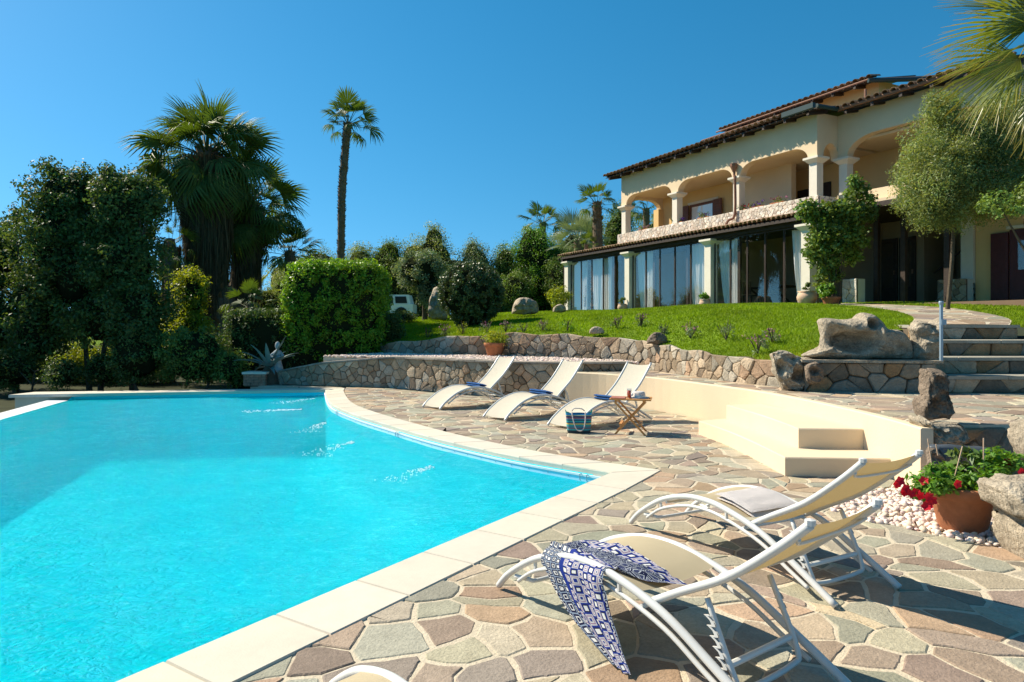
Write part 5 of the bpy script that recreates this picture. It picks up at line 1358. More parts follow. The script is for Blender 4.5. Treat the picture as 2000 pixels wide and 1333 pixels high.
def big_palm(lab, base, c, n, sc, seed, sk, lean=0, r0=.3, r1=.26, e=(1.35, -.75), dead=16):
    t = thing('fan_palm', lab, 'palm tree', tuple(base)); b = Vector(base); c = Vector(c)
    palm_trunk([b+Vector((0, 0, -.6)), b.lerp(c, .35), b.lerp(c, .7), c], r0, r1, M_pbark, t, 260, seed)
    crown(t, c, FM, n, e[0], e[1], seed, sc, jit=.4, rb=.35)
    crown(t, c+Vector((0, 0, -.5)), FD, dead, -.75, -1.25, seed+9, sc*.95, 'dead_frond')
    if sk: skirt(t, c+Vector((0, 0, -.25*sc)), *sk, seed)
    return t
c = P(405, 292, 27); big_palm('massive fan palm with dense crown and thick skirt of dead leaves, front of the pair', P(428, 715, 27), c, 96, 1.42, 3, (1.0, .62, 5.4, 8500), r0=.55, r1=.42, e=(1.15, -1.15), dead=34)
c = P(482, 385, 29); big_palm('lower fan palm crown fused to the right of the massive skirted palm', P(452, 710, 29), c, 58, 1.4, 4, (.7, .48, 3.6, 3600), r0=.42, r1=.34, e=(1.1, -1.05), dead=14)
c = P(332, 470, 26); big_palm('small half-hidden skirted palm between the dark trees and the massive palm', P(330, 730, 24), c, 24, .62, 5, (.38, .25, 1.9, 1100), r0=.2, r1=.18, dead=6)
# tall thin palm
t = thing('fan_palm', 'very tall slender fan palm with small crown rising above the bright hedge', 'palm tree', tuple(P(664, 600, 38)))
palm_trunk([P(662, 640, 38), P(666, 500, 38), P(668, 380, 38), P(674, 300, 38), P(679, 242, 38)], .21, .21, M_pbark, t, 900, 7, .05)
FS = [fan_mesh('frond', L_palm, 20, .82, 1.25, .15, .75, .02, 11, web=.62), fan_mesh('frond', L_palm, 20, .8, 1.3, .35, .8, .02, 12, web=.6), fan_mesh('frond', L_palm, 18, .8, 1.35, .6, .85, .02, 13, web=.55)]
crown(t, P(680, 238, 38), FS, 25, 1.3, -.35, 8, 1.15)
def small_palm(lab, px, py, pb, Y, sc, n, seed, e=(1.35, -.4), tr=(.2, .22), mesh=None, stubs=160, group=None):
    b = P(px, pb, Y); c = P(px, py, Y); t = thing('fan_palm', lab, 'palm tree', tuple(b), group)
    palm_trunk([b, b.lerp(c, .5)+Vector((.04, 0, 0)), c], tr[0], tr[1], M_pbark, t, stubs, seed)
    crown(t, c, mesh or FS, n, e[0], e[1], seed, sc)
small_palm('short stout fan palm with thick rough trunk beside the left loggia corner', 1166, 395, 600, 36, .78, 19, 21, tr=(.36, .22), stubs=300)
small_palm('small fan palm with wide dark crown behind the bright tree left of the villa', 1060, 436, 600, 52, 1.25, 22, 22, e=(1.3, -.3))
small_palm('fan palm seen through the left loggia arch', 1262, 408, 600, 44, .9, 22, 23, tr=(.22, .22))
small_palm('fan palm with spreading crown behind the right edge of the massive palm', 566, 492, 640, 30, .92, 30, 24, e=(1.3, -.5))
FB = [fan_mesh('frond', L_blue, 26, .95, 1.7, .08, .9, .02, 15), fan_mesh('frond', L_blue, 26, .95, 1.8, .2, .9, .02, 16)]
small_palm('pale blue green fan palm crown beside the short stout palm', 1128, 470, 600, 40, 1.15, 20, 25, mesh=FB)
small_palm('bright low fan palm behind the low hedge by the massive palm', 488, 590, 700, 21.4, .5, 14, 26, tr=(.1, .1), e=(1.4, 0))
small_palm('low fan palm just above the veranda roof beside the stout palm', 1145, 478, 600, 33, .45, 14, 27, tr=(.1, .1), e=(1.4, 0))
# feather palms glowing in the sun behind the low hedge
def feather_mesh(m, L_=1.6, n=34, seed=1, droop=.5):
    rnd = random.Random(seed); V = []; Fs = []; T = []
    for k in range(n):
        t = .12+.88*k/n; y = L_*t; z = -droop*L_*t*t*.6+.25*L_*t; w_ = .42*math.sin(math.pi*(.12+.85*t))*L_*.5
        for s in (-1, 1):
            b = len(V); a = rnd.uniform(.8, 1.1)
            V += [(0, y-.012, z), (0, y+.012, z), (s*w_*.6, y+w_*.45, z-.04*a), (s*w_, y+w_*.7, z-.22*w_*a-.05)]; Fs += [[b, b+1, b+2], [b, b+2, b+3]]; T += [(a, a, a)]*4
    for k in range(8):
        b = len(V); t0 = k/8; t1 = (k+1)/8; zz_ = lambda t: -droop*L_*t*t*.6+.25*L_*t
        V += [(-.012, L_*t0, zz_(t0)), (.012, L_*t0, zz_(t0)), (.01, L_*t1, zz_(t1)), (-.01, L_*t1, zz_(t1))]; Fs += [[b, b+1, b+2, b+3]]; T += [(1, 1, .6)]*4
    me = bpy.data.meshes.new('frond'); me.from_pydata(V, [], Fs); a = me.color_attributes.new('tint', 'FLOAT_COLOR', 'POINT'); a.data.foreach_set('color', np.hstack([np.array(T), np.ones((len(V), 1))]).astype(np.float32).ravel()); me.materials.append(m); return me
FE = [feather_mesh(L_yel, seed=1), feather_mesh(L_yel, seed=2, droop=.8)]
for lab, px, py, Y, s, sd in (('sunlit yellow green feather palm left of the massive palm trunk', 370, 585, 31, 1.15, 31), ('sunlit feather palm right of the massive palm trunk', 480, 585, 31, 1.0, 32)):
    c = P(px, py, Y); b = Vector((c.x, c.y, -.3)); t = thing('feather_palm', lab, 'palm tree', tuple(b)); palm_trunk([b, b.lerp(c, .5), c], .14, .12, M_pbark, t, 60, sd); crown(t, c, FE, 20, 1.2, -.1, sd, s)

# olive tree in front of the villa
ob = P(1848, 640, 15.5); ob.z = LZ(ob.x, ob.y)
t = tree('olive_tree', 'big feathery grey green olive tree in front of the right part of the villa', 'tree', ob, [PB(1790, 1980, 195, 350, 15.5, 1.1), PB(1900, 2010, 190, 300, 15.8, 1.0), PB(1752, 1900, 270, 400, 15.3, .9), PB(1870, 2040, 230, 400, 15.6, 1.0), PB(1758, 1890, 335, 430, 15.2, .8), PB(1850, 2000, 320, 432, 15.3, .9), PB(1790, 1890, 395, 455, 15.3, .5), PB(1810, 1870, 180, 250, 15.4, .4), PB(1990, 2120, 250, 400, 15.8, 1)], L_olive, 130000, .072, .21, 60, 33, tr=.042, aspect=.3, limbs=9, fork=.8, up=.2, tvar=.3, shell=.7, inner=.4, jag=.1)
tree('broadleaf_tree', 'glossy leafed branch hanging over the roof of the right wing', 'tree', P(2060, 640, 13), [PB(1900, 2080, 380, 418, 13, .4), PB(2000, 2150, 330, 420, 13, .6)], L_mid, 5000, .08, .15, 50, 34, tr=.07)
# near palm at the top right
FN = [fan_mesh('frond', L_palm2, 42, 1.15, 1.2, .13, .8, .02, 41, web=.42, tint_=(1.3, .9, .6)), fan_mesh('frond', L_palm2, 42, 1.15, 1.25, .28, .8, .02, 42, web=.42, tint_=(1.3, .9, .6))]
pc = P(2135, 60, 7.4); pb = Vector((pc.x, pc.y, .5))
t = thing('fan_palm', 'near fan palm whose long drooping blades enter at the top right corner', 'palm tree', tuple(pb))
palm_trunk([pb, pb.lerp(pc, .5), pc+Vector((0, 0, -.1))], .25, .2, M_pbark, t, 90, 43)
def toward(px, py, Y): return P(px, py, Y)-pc
for (px, py, Y, me, s, roll) in ((1985, 45, 7.2, 0, 1.0, .3), (2000, 90, 7.0, 0, 1.05, .0), (2060, 200, 7.0, 1, .9, .3), (2030, 10, 7.0, 0, 1.0, .9), (1970, -30, 7.6, 0, .95, -.3), (2060, 150, 6.9, 1, .95, .5), (2050, 110, 7.3, 1, .95, .1), (2060, 260, 7.6, 1, 1.0, -.2), (2000, 110, 8.0, 1, .9, .6), (2090, 300, 7.0, 1, .9, .1), (2060, -120, 7.4, 0, 1.0, 0), (2200, -150, 7.6, 0, 1, 0), (2350, 0, 7.6, 0, 1, 0), (2350, 180, 7.2, 1, 1, 0), (2250, 250, 6.8, 1, 1, 0), (2170, 200, 8.2, 1, 1, 0), (2000, 20, 7.9, 0, .9, -.5)):
    inst('frond', FN[me], t, frame(pc, toward(px, py, Y), roll) @ Matrix.Scale(s, 4))
# climbing shrub against the porch corner
cb = P(1628, 590, 19.3); cb.z = FZ-.05
t = tree('climbing_shrub', 'tall leafy climbing shrub growing up the porch corner between urn and steps', 'shrub', cb, [PB(1590, 1668, 395, 500, 19.3, .5), PB(1578, 1640, 440, 520, 19.3, .4), PB(1592, 1640, 490, 560, 19.4, .3), PB(1645, 1705, 365, 440, 19.2, .35), PB(1560, 1600, 395, 430, 19.3, .2), PB(1600, 1700, 395, 430, 19.2, .35), PB(1665, 1685, 345, 395, 19.2, .1), PB(1570, 1610, 400, 440, 19.3, .2), PB(1640, 1690, 430, 520, 19.5, .3)], L_mid, 9500, .115, .17, 26, 35, jag=.16, trunks=((0, 0), (.15, .05), (-.12, 0)), tr=.03, aspect=.62, limbs=4, tvar=.45)
# ------------------------------------------------------------------ potted plants and small planting
def pot(name, lab, c, r, h, m, cat='flower pot', rim=.12, kind='flare', plant=None, group=None):
    t = thing(name, lab, cat, tuple(c), group); x, y, z = c
    pr = [(r*.66, 0), (r*.72, h*.1), (r*.93, h*.72), (r*.95, h*.74), (r*1.03, h*.76), (r*1.06, h*.97), (r*1.02, h), (r*.92, h), (r*.9, h*.86), (.01, h*.85)] if kind == 'flare' else [(r*.5, 0), (r*.62, h*.05), (r*.95, h*.4), (r, h*.6), (r*.85, h*.85), (r*.75, h*.9), (r*.95, h), (r*.8, h), (r*.7, h*.9), (.01, h*.88)]
    MB().lathe(pr, (x, y, z), 28, cap=False).build('body', m, t, smooth=True)
    MB().lathe([(.001, h*.87), (r*.88 if kind == 'flare' else r*.68, h*.865)], (x, y, z), 20, cap=False).build('soil', M_soil, t)
    return t
def plant(parent, c, r, h, lm, n, ls, seed, aspect=.45, name='leaves', top=None):
    V, Fc, T = leaves(blob_clumps([((c[0], c[1], c[2]+h/2), (r, r, h/2))], max(5, n//24), r*.35, 24, seed, .5), ls, aspect, seed=seed, up=.7, tvar=.3)
    mk(name, V, Fc, lm, parent, tint=T)
def onlawn(px, py, Y): p = P(px, py, Y); return Vector((p.x, p.y, LZ(p.x, p.y)))
u = Vector(HH(HU(1376, -.35), -.35, FZ-.02)); t = pot('clay_pot', 'pale patterned clay pot with pale green plant in front of the third veranda column', u, .2, .34, M_uclay, kind='urn'); plant(t, u+Vector((0, 0, .34)), .2, .26, L_bright, 500, .09, 51)
u = Vector(HH(HU(1215, -.35), -.35, FZ-.02)); t = pot('clay_pot', 'clay pot with small plant left of the second veranda column', u, .2, .32, M_uclay, kind='urn'); plant(t, u+Vector((0, 0, .32)), .14, .28, L_mid, 300, .09, 52)
u = P(1576, 600, 19.6); u.z = FZ-.05; t = pot('clay_urn', 'large bulging pale clay urn with little plant at the foot of the climbing shrub', u, .28, .42, M_uclay, kind='urn'); plant(t, u+Vector((0, 0, .42)), .12, .25, L_mid, 300, .08, 53)
u = P(1623, 598, 19.0); u.z = FZ-.1; t = pot('terracotta_pot', 'low terracotta pot with broad leaved plant beside the large clay urn', u, .24, .28, M_terra); plant(t, u+Vector((-.15, -.1, .28)), .26, .34, L_bright, 600, .11, 54)
u = P(1158, 590, 33); u.z = FZ; t = pot('terracotta_pot', 'potted shrub inside the first bay of the veranda', HH(HU(1155, .6), .6, FZ), .2, .3, M_terra); plant(t, Vector(HH(HU(1155, .6), .6, FZ+.3)), .3, .8, L_mid, 900, .1, 55)
u = G(966, 697, .76); t = pot('terracotta_pot', 'flared terracotta pot with yellow green succulent on the pebble strip', (u.x, u.y, .77), .27, .36, M_terra); plant(t, (u.x, u.y, 1.1), .38, .32, L_yel, 1500, .06, 56)
# red flowering pot on the white pebbles
u = Vector((3.53, 5.35, 0)); t = pot('terracotta_pot', 'large weathered terracotta pot of trailing red petunias on white pebbles', u, .235, .35, M_terra)
plant(t, (3.53, 5.35, .33), .24, .14, L_bright, 700, .055, 61, .4); plant(t, (3.28, 5.3, .30), .17, .2, L_bright, 520, .06, 62, .4); plant(t, (3.18, 5.28, .24), .12, .16, L_bright, 260, .055, 65, .4); plant(t, (3.80, 5.38, .38), .2, .2, L_bright, 560, .06, 63, .4); plant(t, (3.62, 5.42, .36), .12, .26, L_mid, 260, .08, 64, .35)
plant(t, (3.96, 5.42, .46), .15, .14, L_bright, 360, .06, 66, .4)
rnd = random.Random(5)
def flower(c, d, r=.03):
    M = frame(Vector(c), Vector(d)); V = []; Fs = []
    V.append((0, 0, 0))
    for k in range(20):
        a = k/20*6.283; rr = r*(1+.16*math.cos(5*a)); V.append((rr*math.cos(a), r*.45-(r*.12 if k % 4 == 2 else 0), rr*math.sin(a)))
    for k in range(20): V.append((V[k+1][0]*.45, r*.22, V[k+1][2]*.45))
    for k in range(20): Fs += [[0, 21+k, 21+(k+1) % 20], [21+k, 1+k, 1+(k+1) % 20, 21+(k+1) % 20]]
    mk('petals', [tuple(M @ Vector(p)) for p in V], Fs, M_redfl, t)
for (x, y, Y) in ((1757, 940, 5.2), (1768, 955, 5.2), (1778, 965, 5.18), (1788, 962, 5.2), (1763, 962, 5.2), (1795, 968, 5.15), (1812, 970, 5.1), (1820, 978, 5.1), (1813, 985, 5.1), (1808, 990, 5.1), (1868, 945, 5.08), (1750, 945, 5.25), (1994, 922, 5.2), (1804, 940, 5.2), (1966, 902, 5.35)):
    flower(P(x, y, Y), (rnd.uniform(-.6, .3), -1, rnd.uniform(-.1, .5)), .032)
for (a, b) in (((1822, 920), (1812, 858)), ((1865, 930), (1880, 872)), ((1921, 945), (1921, 856)), ((1832, 890), (1828, 868))):
    MB().tube([P(a[0], a[1], 5.35), P(b[0], b[1], 5.35)], .005, 5).build('cane', M_uclay, t)
# loggia window-box flowers
k = 0
for (px, py, m, lab) in ((1325, 436, M_purfl, 'purple flowers on the parapet right of the second loggia column'), (1258, 452, M_pinkfl, 'mauve flowers on the parapet under the left arch'), (1480, 412, M_purfl, 'purple flowers on the parapet under the third arch'), (1520, 404, M_pinkfl, 'mauve flowers left of the corner column on the parapet'), (1448, 418, M_redfl, 'small red flowers beside the copper downpipe on the parapet'), (1375, 428, M_purfl, 'purple blossoms in front of the shuttered window')):
    uu = HU(px, 1.35); c = HH(uu, 1.35, 5.83); t = thing('flower_box', lab, 'flowers', tuple(c)); k += 1
    MB().box((uu-.3, 1.26, 5.80), (uu+.3, 1.44, 5.9), HF).build('trough', M_terra, t)
    plant(t, (c.x, c.y, c.z+.06), .3, .16, L_mid, 200, .06, 70+k)
    cl = np.array([[*(HH(uu+rng.uniform(-.35, .35), 1.33+rng.uniform(-.1, .1), 5.93+rng.uniform(0, .13))), .05, 7] for _ in range(14)]); V, Fc, T = leaves(cl, .05, .8, seed=k); mk('blossoms', V, Fc, m, t)
# tufts along the lawn edge
for i, (px, py, Y, lm, fm, s, lab) in enumerate(((988, 634, 18.6, L_grey, M_pinkfl, .2, 'pinkish dry tuft, leftmost but one along the upper wall edge'), (903, 640, 19.4, L_yel, None, .22, 'small orange tinged bush below the ball shrub'), (1022, 636, 18.3, L_grey, None, .16, 'pale grey tuft beside the pinkish one on the lawn edge'), (1059, 632, 18.2, L_grey, M_pinkfl, .18, 'mauve tuft left of the round green tuft on the lawn edge'), (1108, 632, 17.8, L_bright, None, .2, 'round green and orange tuft on the lawn edge'), (1205, 634, 17.3, L_mid, M_pinkfl, .17, 'small reddish green tuft above the junction of the two walls'), (1252, 636, 17, L_grey, M_pinkfl, .2, 'straggly grey pink tuft on the slope left of the driftwood rock'), (1349, 650, 14.6, L_grey, M_pinkfl, .2, 'dry brown tuft on the lawn right of the driftwood rock'), (1418, 668, 13.5, L_grey, None, .22, 'woody bare tuft on the bank above the stone wall'), (1480, 690, 12.1, L_grey, M_pinkfl, .2, 'low wiry tuft left of the gnarled rock'), (1508, 668, 12.6, L_grey, M_pinkfl, .16, 'pink stemmed tuft behind the gnarled rock'), (950, 634, 19, L_grey, M_pinkfl, .2, 'reddish tuft right of the foot of the ball shrub'), (1296, 640, 15.7, L_grey, None, .16, 'small grey tuft right above the driftwood rock'), (868, 645, 19.6, L_dark, M_pinkfl, .22, 'dark mauve tuft on the shaded lawn edge left of the ball shrub'), (835, 650, 19.8, L_dark, None, .2, 'dark tuft at the shaded left end of the lawn edge'))):
    c = onlawn(px, py, Y); t = thing('tuft_plant', lab, 'plant', tuple(c), 'small tufts planted along the lawn edge')
    plant(t, (c.x, c.y, c.z), s, s*1.5, lm, 170, .055, 90+i, .3)
    m = MB(); r2 = random.Random(i)
    for k in range(9): a = r2.uniform(0, 6.28); m.tube([c, c+Vector((math.cos(a)*s*r2.uniform(.3, .9), math.sin(a)*s*.7, s*r2.uniform(1, 1.9)))], .006, 4)
    m.build('stems', M_bark, t)
    if fm:
        cl = np.array([[c.x+rng.normal(0, s*.4), c.y+rng.normal(0, s*.4), c.z+s*rng.uniform(.9, 1.7), .04, 5] for _ in range(12)]); V, Fc, T = leaves(cl, .035, .8, seed=i); mk('blossoms', V, Fc, fm, t)
for i in range(12):
    px = 930+i*48; Y = 16.5-i*.35
# planting at left end of the veranda
u = P(1092, 600, 30); tree('shrub', 'loose flowering shrub at the left end of the veranda', 'shrub', (u.x, u.y, LZ(u.x, u.y)), [PB(1070, 1112, 560, 605, 30, .4)], L_yel, 1800, .09, .2, 40, 99, tr=.02)
# agave with old brick planter and pale statue
ag = G(520, 752, .0); ag = Vector((ag.x+.05, 18.3, .45)); t = thing('agave', 'large blue grey agave with long arching leaves beside the brick planter', 'agave', (ag.x, ag.y, .0))
MB().lathe([(.3, -.1), (.22, .3), (.1, .5)], (ag.x, ag.y, 0), 10).build('stem', M_bark, t)
rnd = random.Random(2)
for k in range(17):
    a = k*2.4; el = rnd.uniform(.15, 1.2); L_ = rnd.uniform(.75, 1.15); d = Vector((math.cos(a)*math.cos(el), math.sin(a)*math.cos(el)*.7, math.sin(el))); s = Vector((-math.sin(a), math.cos(a), 0)); V = []; n = 9
    for i in range(n+1):
        q = i/n; p = ag+d*L_*q+Vector((0, 0, -.38*L_*q*q*math.cos(el))); w_ = .085*(math.sin(math.pi*min(1, .18+q*.82))**.7)*(1-q*.55) if i < n else .002
        V += [p-s*w_+Vector((0, 0, .03*(1-q))), p+Vector((0, 0, -.02)), p+s*w_+Vector((0, 0, .03*(1-q)))]
    mk('leaf', V, [g for i in range(n) for g in ([i*3, i*3+1, i*3+4, i*3+3], [i*3+1, i*3+2, i*3+5, i*3+4])], L_agave, t, smooth=True)
pc_ = G(497, 754, 0); t = thing('brick_planter', 'square weathered reddish brick planter block at the far pool corner', 'planter', (pc_.x, pc_.y, 0))
hx, hy, ht = .29, .25, .36
MB().box((pc_.x-hx+.03, pc_.y+.02, -.02), (pc_.x+hx-.03, pc_.y+2*hy, ht-.05)).build('core', M_wmort, t)
for r in range(4):
    z0 = r*.075+.005; nb_ = 3; off = (r % 2)*.08
    for k in range(-1, nb_+1):
        a = max(-hx, -hx+k*.2+off); b = min(hx, -hx+(k+1)*.2+off-.012)
        if b-a < .04: continue
        j = rng.uniform(-.006, .006); MB().box((pc_.x+a, pc_.y+j, z0), (pc_.x+b, pc_.y+.09, z0+.065)).build('brick', M_brick, t)
MB().box((pc_.x-hx-.03, pc_.y-.03, ht-.055), (pc_.x+hx+.03, pc_.y+2*hy, ht)).build('coping', M_trim, t)
M_stat = mat('statue_stone', (.33, .37, .38), .9, .8, 30, .2, 8)
sc_ = Vector((pc_.x+.42, pc_.y+.55, .33)); t = thing('statue', 'small pale robed garden statue with outspread collar behind the brick planter', 'statue', (sc_.x, sc_.y, .0))
MB().box((sc_.x-.16, sc_.y-.14, -.05), (sc_.x+.16, sc_.y+.14, .34)).build('plinth', M_rock, t)
MB().lathe([(.17, 0), (.15, .06), (.1, .28), (.085, .42), (.12, .5), (.10, .56), (.04, .60), (.035, .62), (.062, .66), (.068, .72), (.05, .79), (.01, .82)], tuple(sc_), 16).build('figure', M_stat, t, smooth=True)
MB().tube([sc_+Vector((-.09, -.02, .5)), sc_+Vector((-.17, -.08, .42)), sc_+Vector((-.05, -.13, .4))], [.045, .04, .03], 8, sm=3).tube([sc_+Vector((.09, -.02, .5)), sc_+Vector((.17, -.08, .42)), sc_+Vector((.05, -.13, .4))], [.045, .04, .03], 8, sm=3).build('arms', M_stat, t)
# white car beyond the lawn
cc = P(812, 604, 42); cc.x -= 1.95; cz = LZ(cc.x, 42); t = thing('parked_car', 'white off-road car parked behind the hedge beyond the lawn', 'car', (cc.x, cc.y, cz))
def cbx(x0, x1, y0, y1, z0, z1, nm, m, tp=0, par=None): return MB().box((x0, y0, z0), (x1, y1, z1), lambda x, y, z: (cc.x-x*(1-tp*(z > z0)), cc.y+y*(1-tp*(z > z0)), cz+z*((P(0, 577, 42).z-cz)/1.8))).build(nm, m, par or t)
bd = cbx(-1.9, 1.9, -.85, .85, .45, 1.1, 'body', M_white); cbx(-1.75, .85, -.8, .8, 1.1, 1.8, 'cabin', M_white, .08)
for a, b in ((-1.55, -.85), (-.7, .0), (.1, .68)): cbx(a, b, -.83, -.80, 1.17, 1.66, 'window', M_black, .05)
for a in (-1.2, 1.2): MB().tube([(cc.x+a, cc.y-.9, cz+.36), (cc.x+a, cc.y-.65, cz+.36)], .36, 16).build('wheel', M_black, t)

# ------------------------------------------------------------------ sun loungers
def lounger(mw, sling, head=(1.98, .84), start=.42, tag_=None):
    t = thing('sun_lounger', 'x', 'sun lounger', (0, 0, 0)); W = .29
    arc = [(0, 0.012), (.12, .125), (.36, .272), (.6, .352), (.8, .375), (1.0, .36), (1.3, .285), (1.58, .15), (1.84, .012)]
    low = [(.2, .10), (.36, .205), (.6, .285), (.8, .31), (1.0, .295), (1.3, .22), (1.52, .115), (1.66, .05)]
    def sp(pl, y, k=6): return [(p.x, y, p.z) for p in crom([(a, 0, b) for a, b in pl], k)[0]]
    for y in (-W, W):
        MB().tube(sp(arc, y), .02, 10).build('side_rail', mw, t, smooth=True)
        MB().tube(sp(low, y), .012, 8).build('lower_rail', mw, t, smooth=True)
        MB().tube([(.36, y, .215), (.36, y, .265)], .01, 6).build('spacer', mw, t); MB().tube([(1.02, y, .30), (1.02, y, .345)], .012, 6).build('spacer', mw, t)
    # bent front stretcher
    if start > .2: MB().tube([(.17, -W, .12), (.26, -W+.03, .12), (.30, -W+.08, .12), (.30, W-.08, .12), (.26, W-.03, .12), (.17, W, .12)], .013, 8, sm=3).build('front_stretcher', mw, t, smooth=True)
    for s_, z_ in (((start, .27),) if start > .2 else ())+((1.16, .27),): MB().tube([(s_, -W, z_), (s_, W, z_)], .012, 8).build('cross_bar', mw, t)
    b0 = (1.2, .30); hx, hz = head; dx, dz = hx-b0[0], hz-b0[1]; nxx, nzz = -dz, dx
    bk = [b0, (b0[0]+dx*.2-nxx*-.0, b0[1]+dz*.17), (b0[0]+dx*.5+nxx*-.04, b0[1]+dz*.5+nzz*-.045), (b0[0]+dx*.8-nxx*.02, b0[1]+dz*.8-nzz*.03), (hx, hz)]
    for y in (-W+.035, W-.035):
        MB().tube(sp(bk, y), .019, 10).build('back_rail', mw, t, smooth=True); MB().lathe([(.001, -.004), (.021, 0), (.021, .02), (.001, .026)], (hx, y, hz), 8).build('end_cap', mw, t)
    MB().tube([(bk[-2][0]+dx*.13, -W+.035, bk[-2][1]+dz*.12), (bk[-2][0]+dx*.08, -W*.6, bk[-2][1]+dz*.05), (bk[-2][0]+dx*.08, W*.6, bk[-2][1]+dz*.05), (bk[-2][0]+dx*.13, W-.035, bk[-2][1]+dz*.12)], .008, 6, sm=4).build('head_bar', mw, t, smooth=True)
    # slings
    def sling_mesh(pl, dzf, name, y=W-.018):
        c = crom([(a, 0, b) for a, b in pl], 6)[0]; V = []; n = 8; Fs = []
        for i, p in enumerate(c):
            for j in range(n+1):
                q = -1+2*j/n; V.append((p.x, q*y, p.z+dzf-(.018*(1-q*q))))
        for i in range(len(c)-1):
            for j in range(n): Fs.append([i*(n+1)+j, (i+1)*(n+1)+j, (i+1)*(n+1)+j+1, i*(n+1)+j+1])
        o = mk(name, V, Fs, sling, t, smooth=True); return o
    a_ = [p for p in arc if start <= p[0] <= 1.05]
    zi = lambda s: float(np.interp(s, [p[0] for p in arc], [p[1] for p in arc]))
    se = [(start, zi(start))]+[p for p in a_ if p[0] > start+.05]+[(1.14, zi(1.14))]
    sling_mesh(se, .008, 'seat_sling'); sling_mesh([(b0[0]+.02, b0[1]+.01)]+bk[1:-1]+[(hx-.02*dx, hz-.02*dz)], .004, 'back_sling', W-.05)
    # support frame with notched racks
    s0 = (bk[2][0]-.12, bk[2][1]-.13); s1 = (s0[0]+.14, .055)
    MB().tube([(s0[0], -W+.06, s0[1]), (s1[0], -W+.06, s1[1]+.06), (s1[0]+.01, -W+.12, s1[1]), (s1[0]+.01, W-.12, s1[1]), (s1[0], W-.06, s1[1]+.06), (s0[0], W-.06, s0[1])], .013, 8, sm=5).build('support_frame', mw, t, smooth=True)
    MB().tube([(s1[0]-.03, -W+.06, s1[1]+.1), (s1[0]-.03, W-.06, s1[1]+.1)], .015, 8).build('cross_bar', mw, t)
    for y in (-W+.04, W-.04):
        V = []; n = 6; A = Vector((s0[0]+.03, 0, s0[1]-.06)); B = Vector((s1[0]-.02, 0, s1[1]+.05)); d = (B-A)/n; pr = []
        for k in range(n):
            p = A+d*k; pr += [p+Vector((-.006, 0, 0)), p+d*.18+Vector((-.034, 0, 0)), p+d*.34+Vector((-.03, 0, .006)), p+d*.5+Vector((-.008, 0, 0)), p+d*.8+Vector((-.004, 0, 0))]
        m_ = len(pr); V = [(p.x, y-.004, p.z) for p in pr]+[(p.x+.02, y-.004, p.z) for p in pr]; V += [(a, b+.008, c) for a, b, c in V]; Fs = []
        for i in range(m_-1): Fs += [[i, i+1, m_+i+1, m_+i], [2*m_+i, 3*m_+i, 3*m_+i+1, 2*m_+i+1], [i, 2*m_+i, 2*m_+i+1, i+1]]
        mk('notched_rack', V, Fs, mw, t)
    return t
def place(root, x, y, ax, W=.29, side=-1, lab=None):
    a = Vector((ax[0], ax[1], 0)).normalized(); p = Vector((a.y*-1, a.x, 0))   # local +y
    o = Vector((x, y, .012))-p*(side*W)
    M = Matrix(((a.x, p.x, 0, o.x), (a.y, p.y, 0, o.y), (0, 0, 1, o.z), (0, 0, 0, 1)))
    return M
LG = 'sun loungers around the pool'
near = lounger(M_metal, M_sling); near['label'] = 'white framed beige lounger in the foreground with the patterned scarf draped over it'; near['group'] = LG
far = lounger(M_metal, M_sling2, head=(1.86, .93), start=.03); far['label'] = 'leftmost of the three cream loungers in a row before the stone wall'; far['group'] = LG
M2 = place(near, 0, 0, (1, 0))
bpy.context.view_layer.update()
M_L2 = place(near, .95, 5.45, (.47, -.883)); copy_thing(near, M_L2, 'white framed beige lounger with folded white towel near the flower pot', LG)
M_L0 = place(near, -.795, 2.885, (.59, -.81), side=1); copy_thing(near, M_L0, 'lounger whose white rail just shows at the bottom edge of the view', LG)
M_L1 = place(near, -.08, 4.13, (.59, -.81)); near.matrix_world = M_L1
fa_ = (.77, .64)
M_Fa = place(far, -1.35, 12.72, fa_); M_Fb = place(far, -.12, 11.25, fa_); M_Fc = place(far, .93, 10.28, fa_)
copy_thing(far, M_Fb, 'middle one of the three cream loungers in a row before the stone wall', LG); copy_thing(far, M_Fc, 'cream lounger just behind the striped beach bag and folding table', LG); far.matrix_world = M_Fa
# towels
def soft_box(name, lab, M, s0, s1, y0, y1, zf, th, m, cat='towel', group=None, n=14, seed=0):
    V = []; Fs = []
    for i in range(n+1):
        for j in range(n+1):
            a = i/n; b = j/n; s = s0+(s1-s0)*a; y = y0+(y1-y0)*b; e = min(a, 1-a, b, 1-b); h = th*min(1, math.sqrt(max(0, e)*7))
            q = noise.noise(Vector((s*14, y*14, seed)))*.006; V.append((s+noise.noise(Vector((y*9, 3, seed)))*.008, y, zf(s)+h+q))
    for i in range(n+1):
        for j in range(n+1): V.append((s0+(s1-s0)*i/n, y0+(y1-y0)*j/n, zf(s0+(s1-s0)*i/n)))
    N1 = (n+1)**2
    for i in range(n):
        for j in range(n): a = i*(n+1)+j; Fs += [[a, a+n+1, a+n+2, a+1]]
    V = [tuple(M @ Vector(p)) for p in V]
    c = sum((Vector(p) for p in V), Vector())/len(V); o = mk(name, V, Fs, m, loc=tuple(c), smooth=True); tag(o, lab, cat, group); return o
arcz = lambda s: float(np.interp(s, [0, .12, .36, .6, .8, 1.0, 1.3, 1.58, 1.84], [.012, .125, .272, .352, .375, .36, .285, .15, .012]))
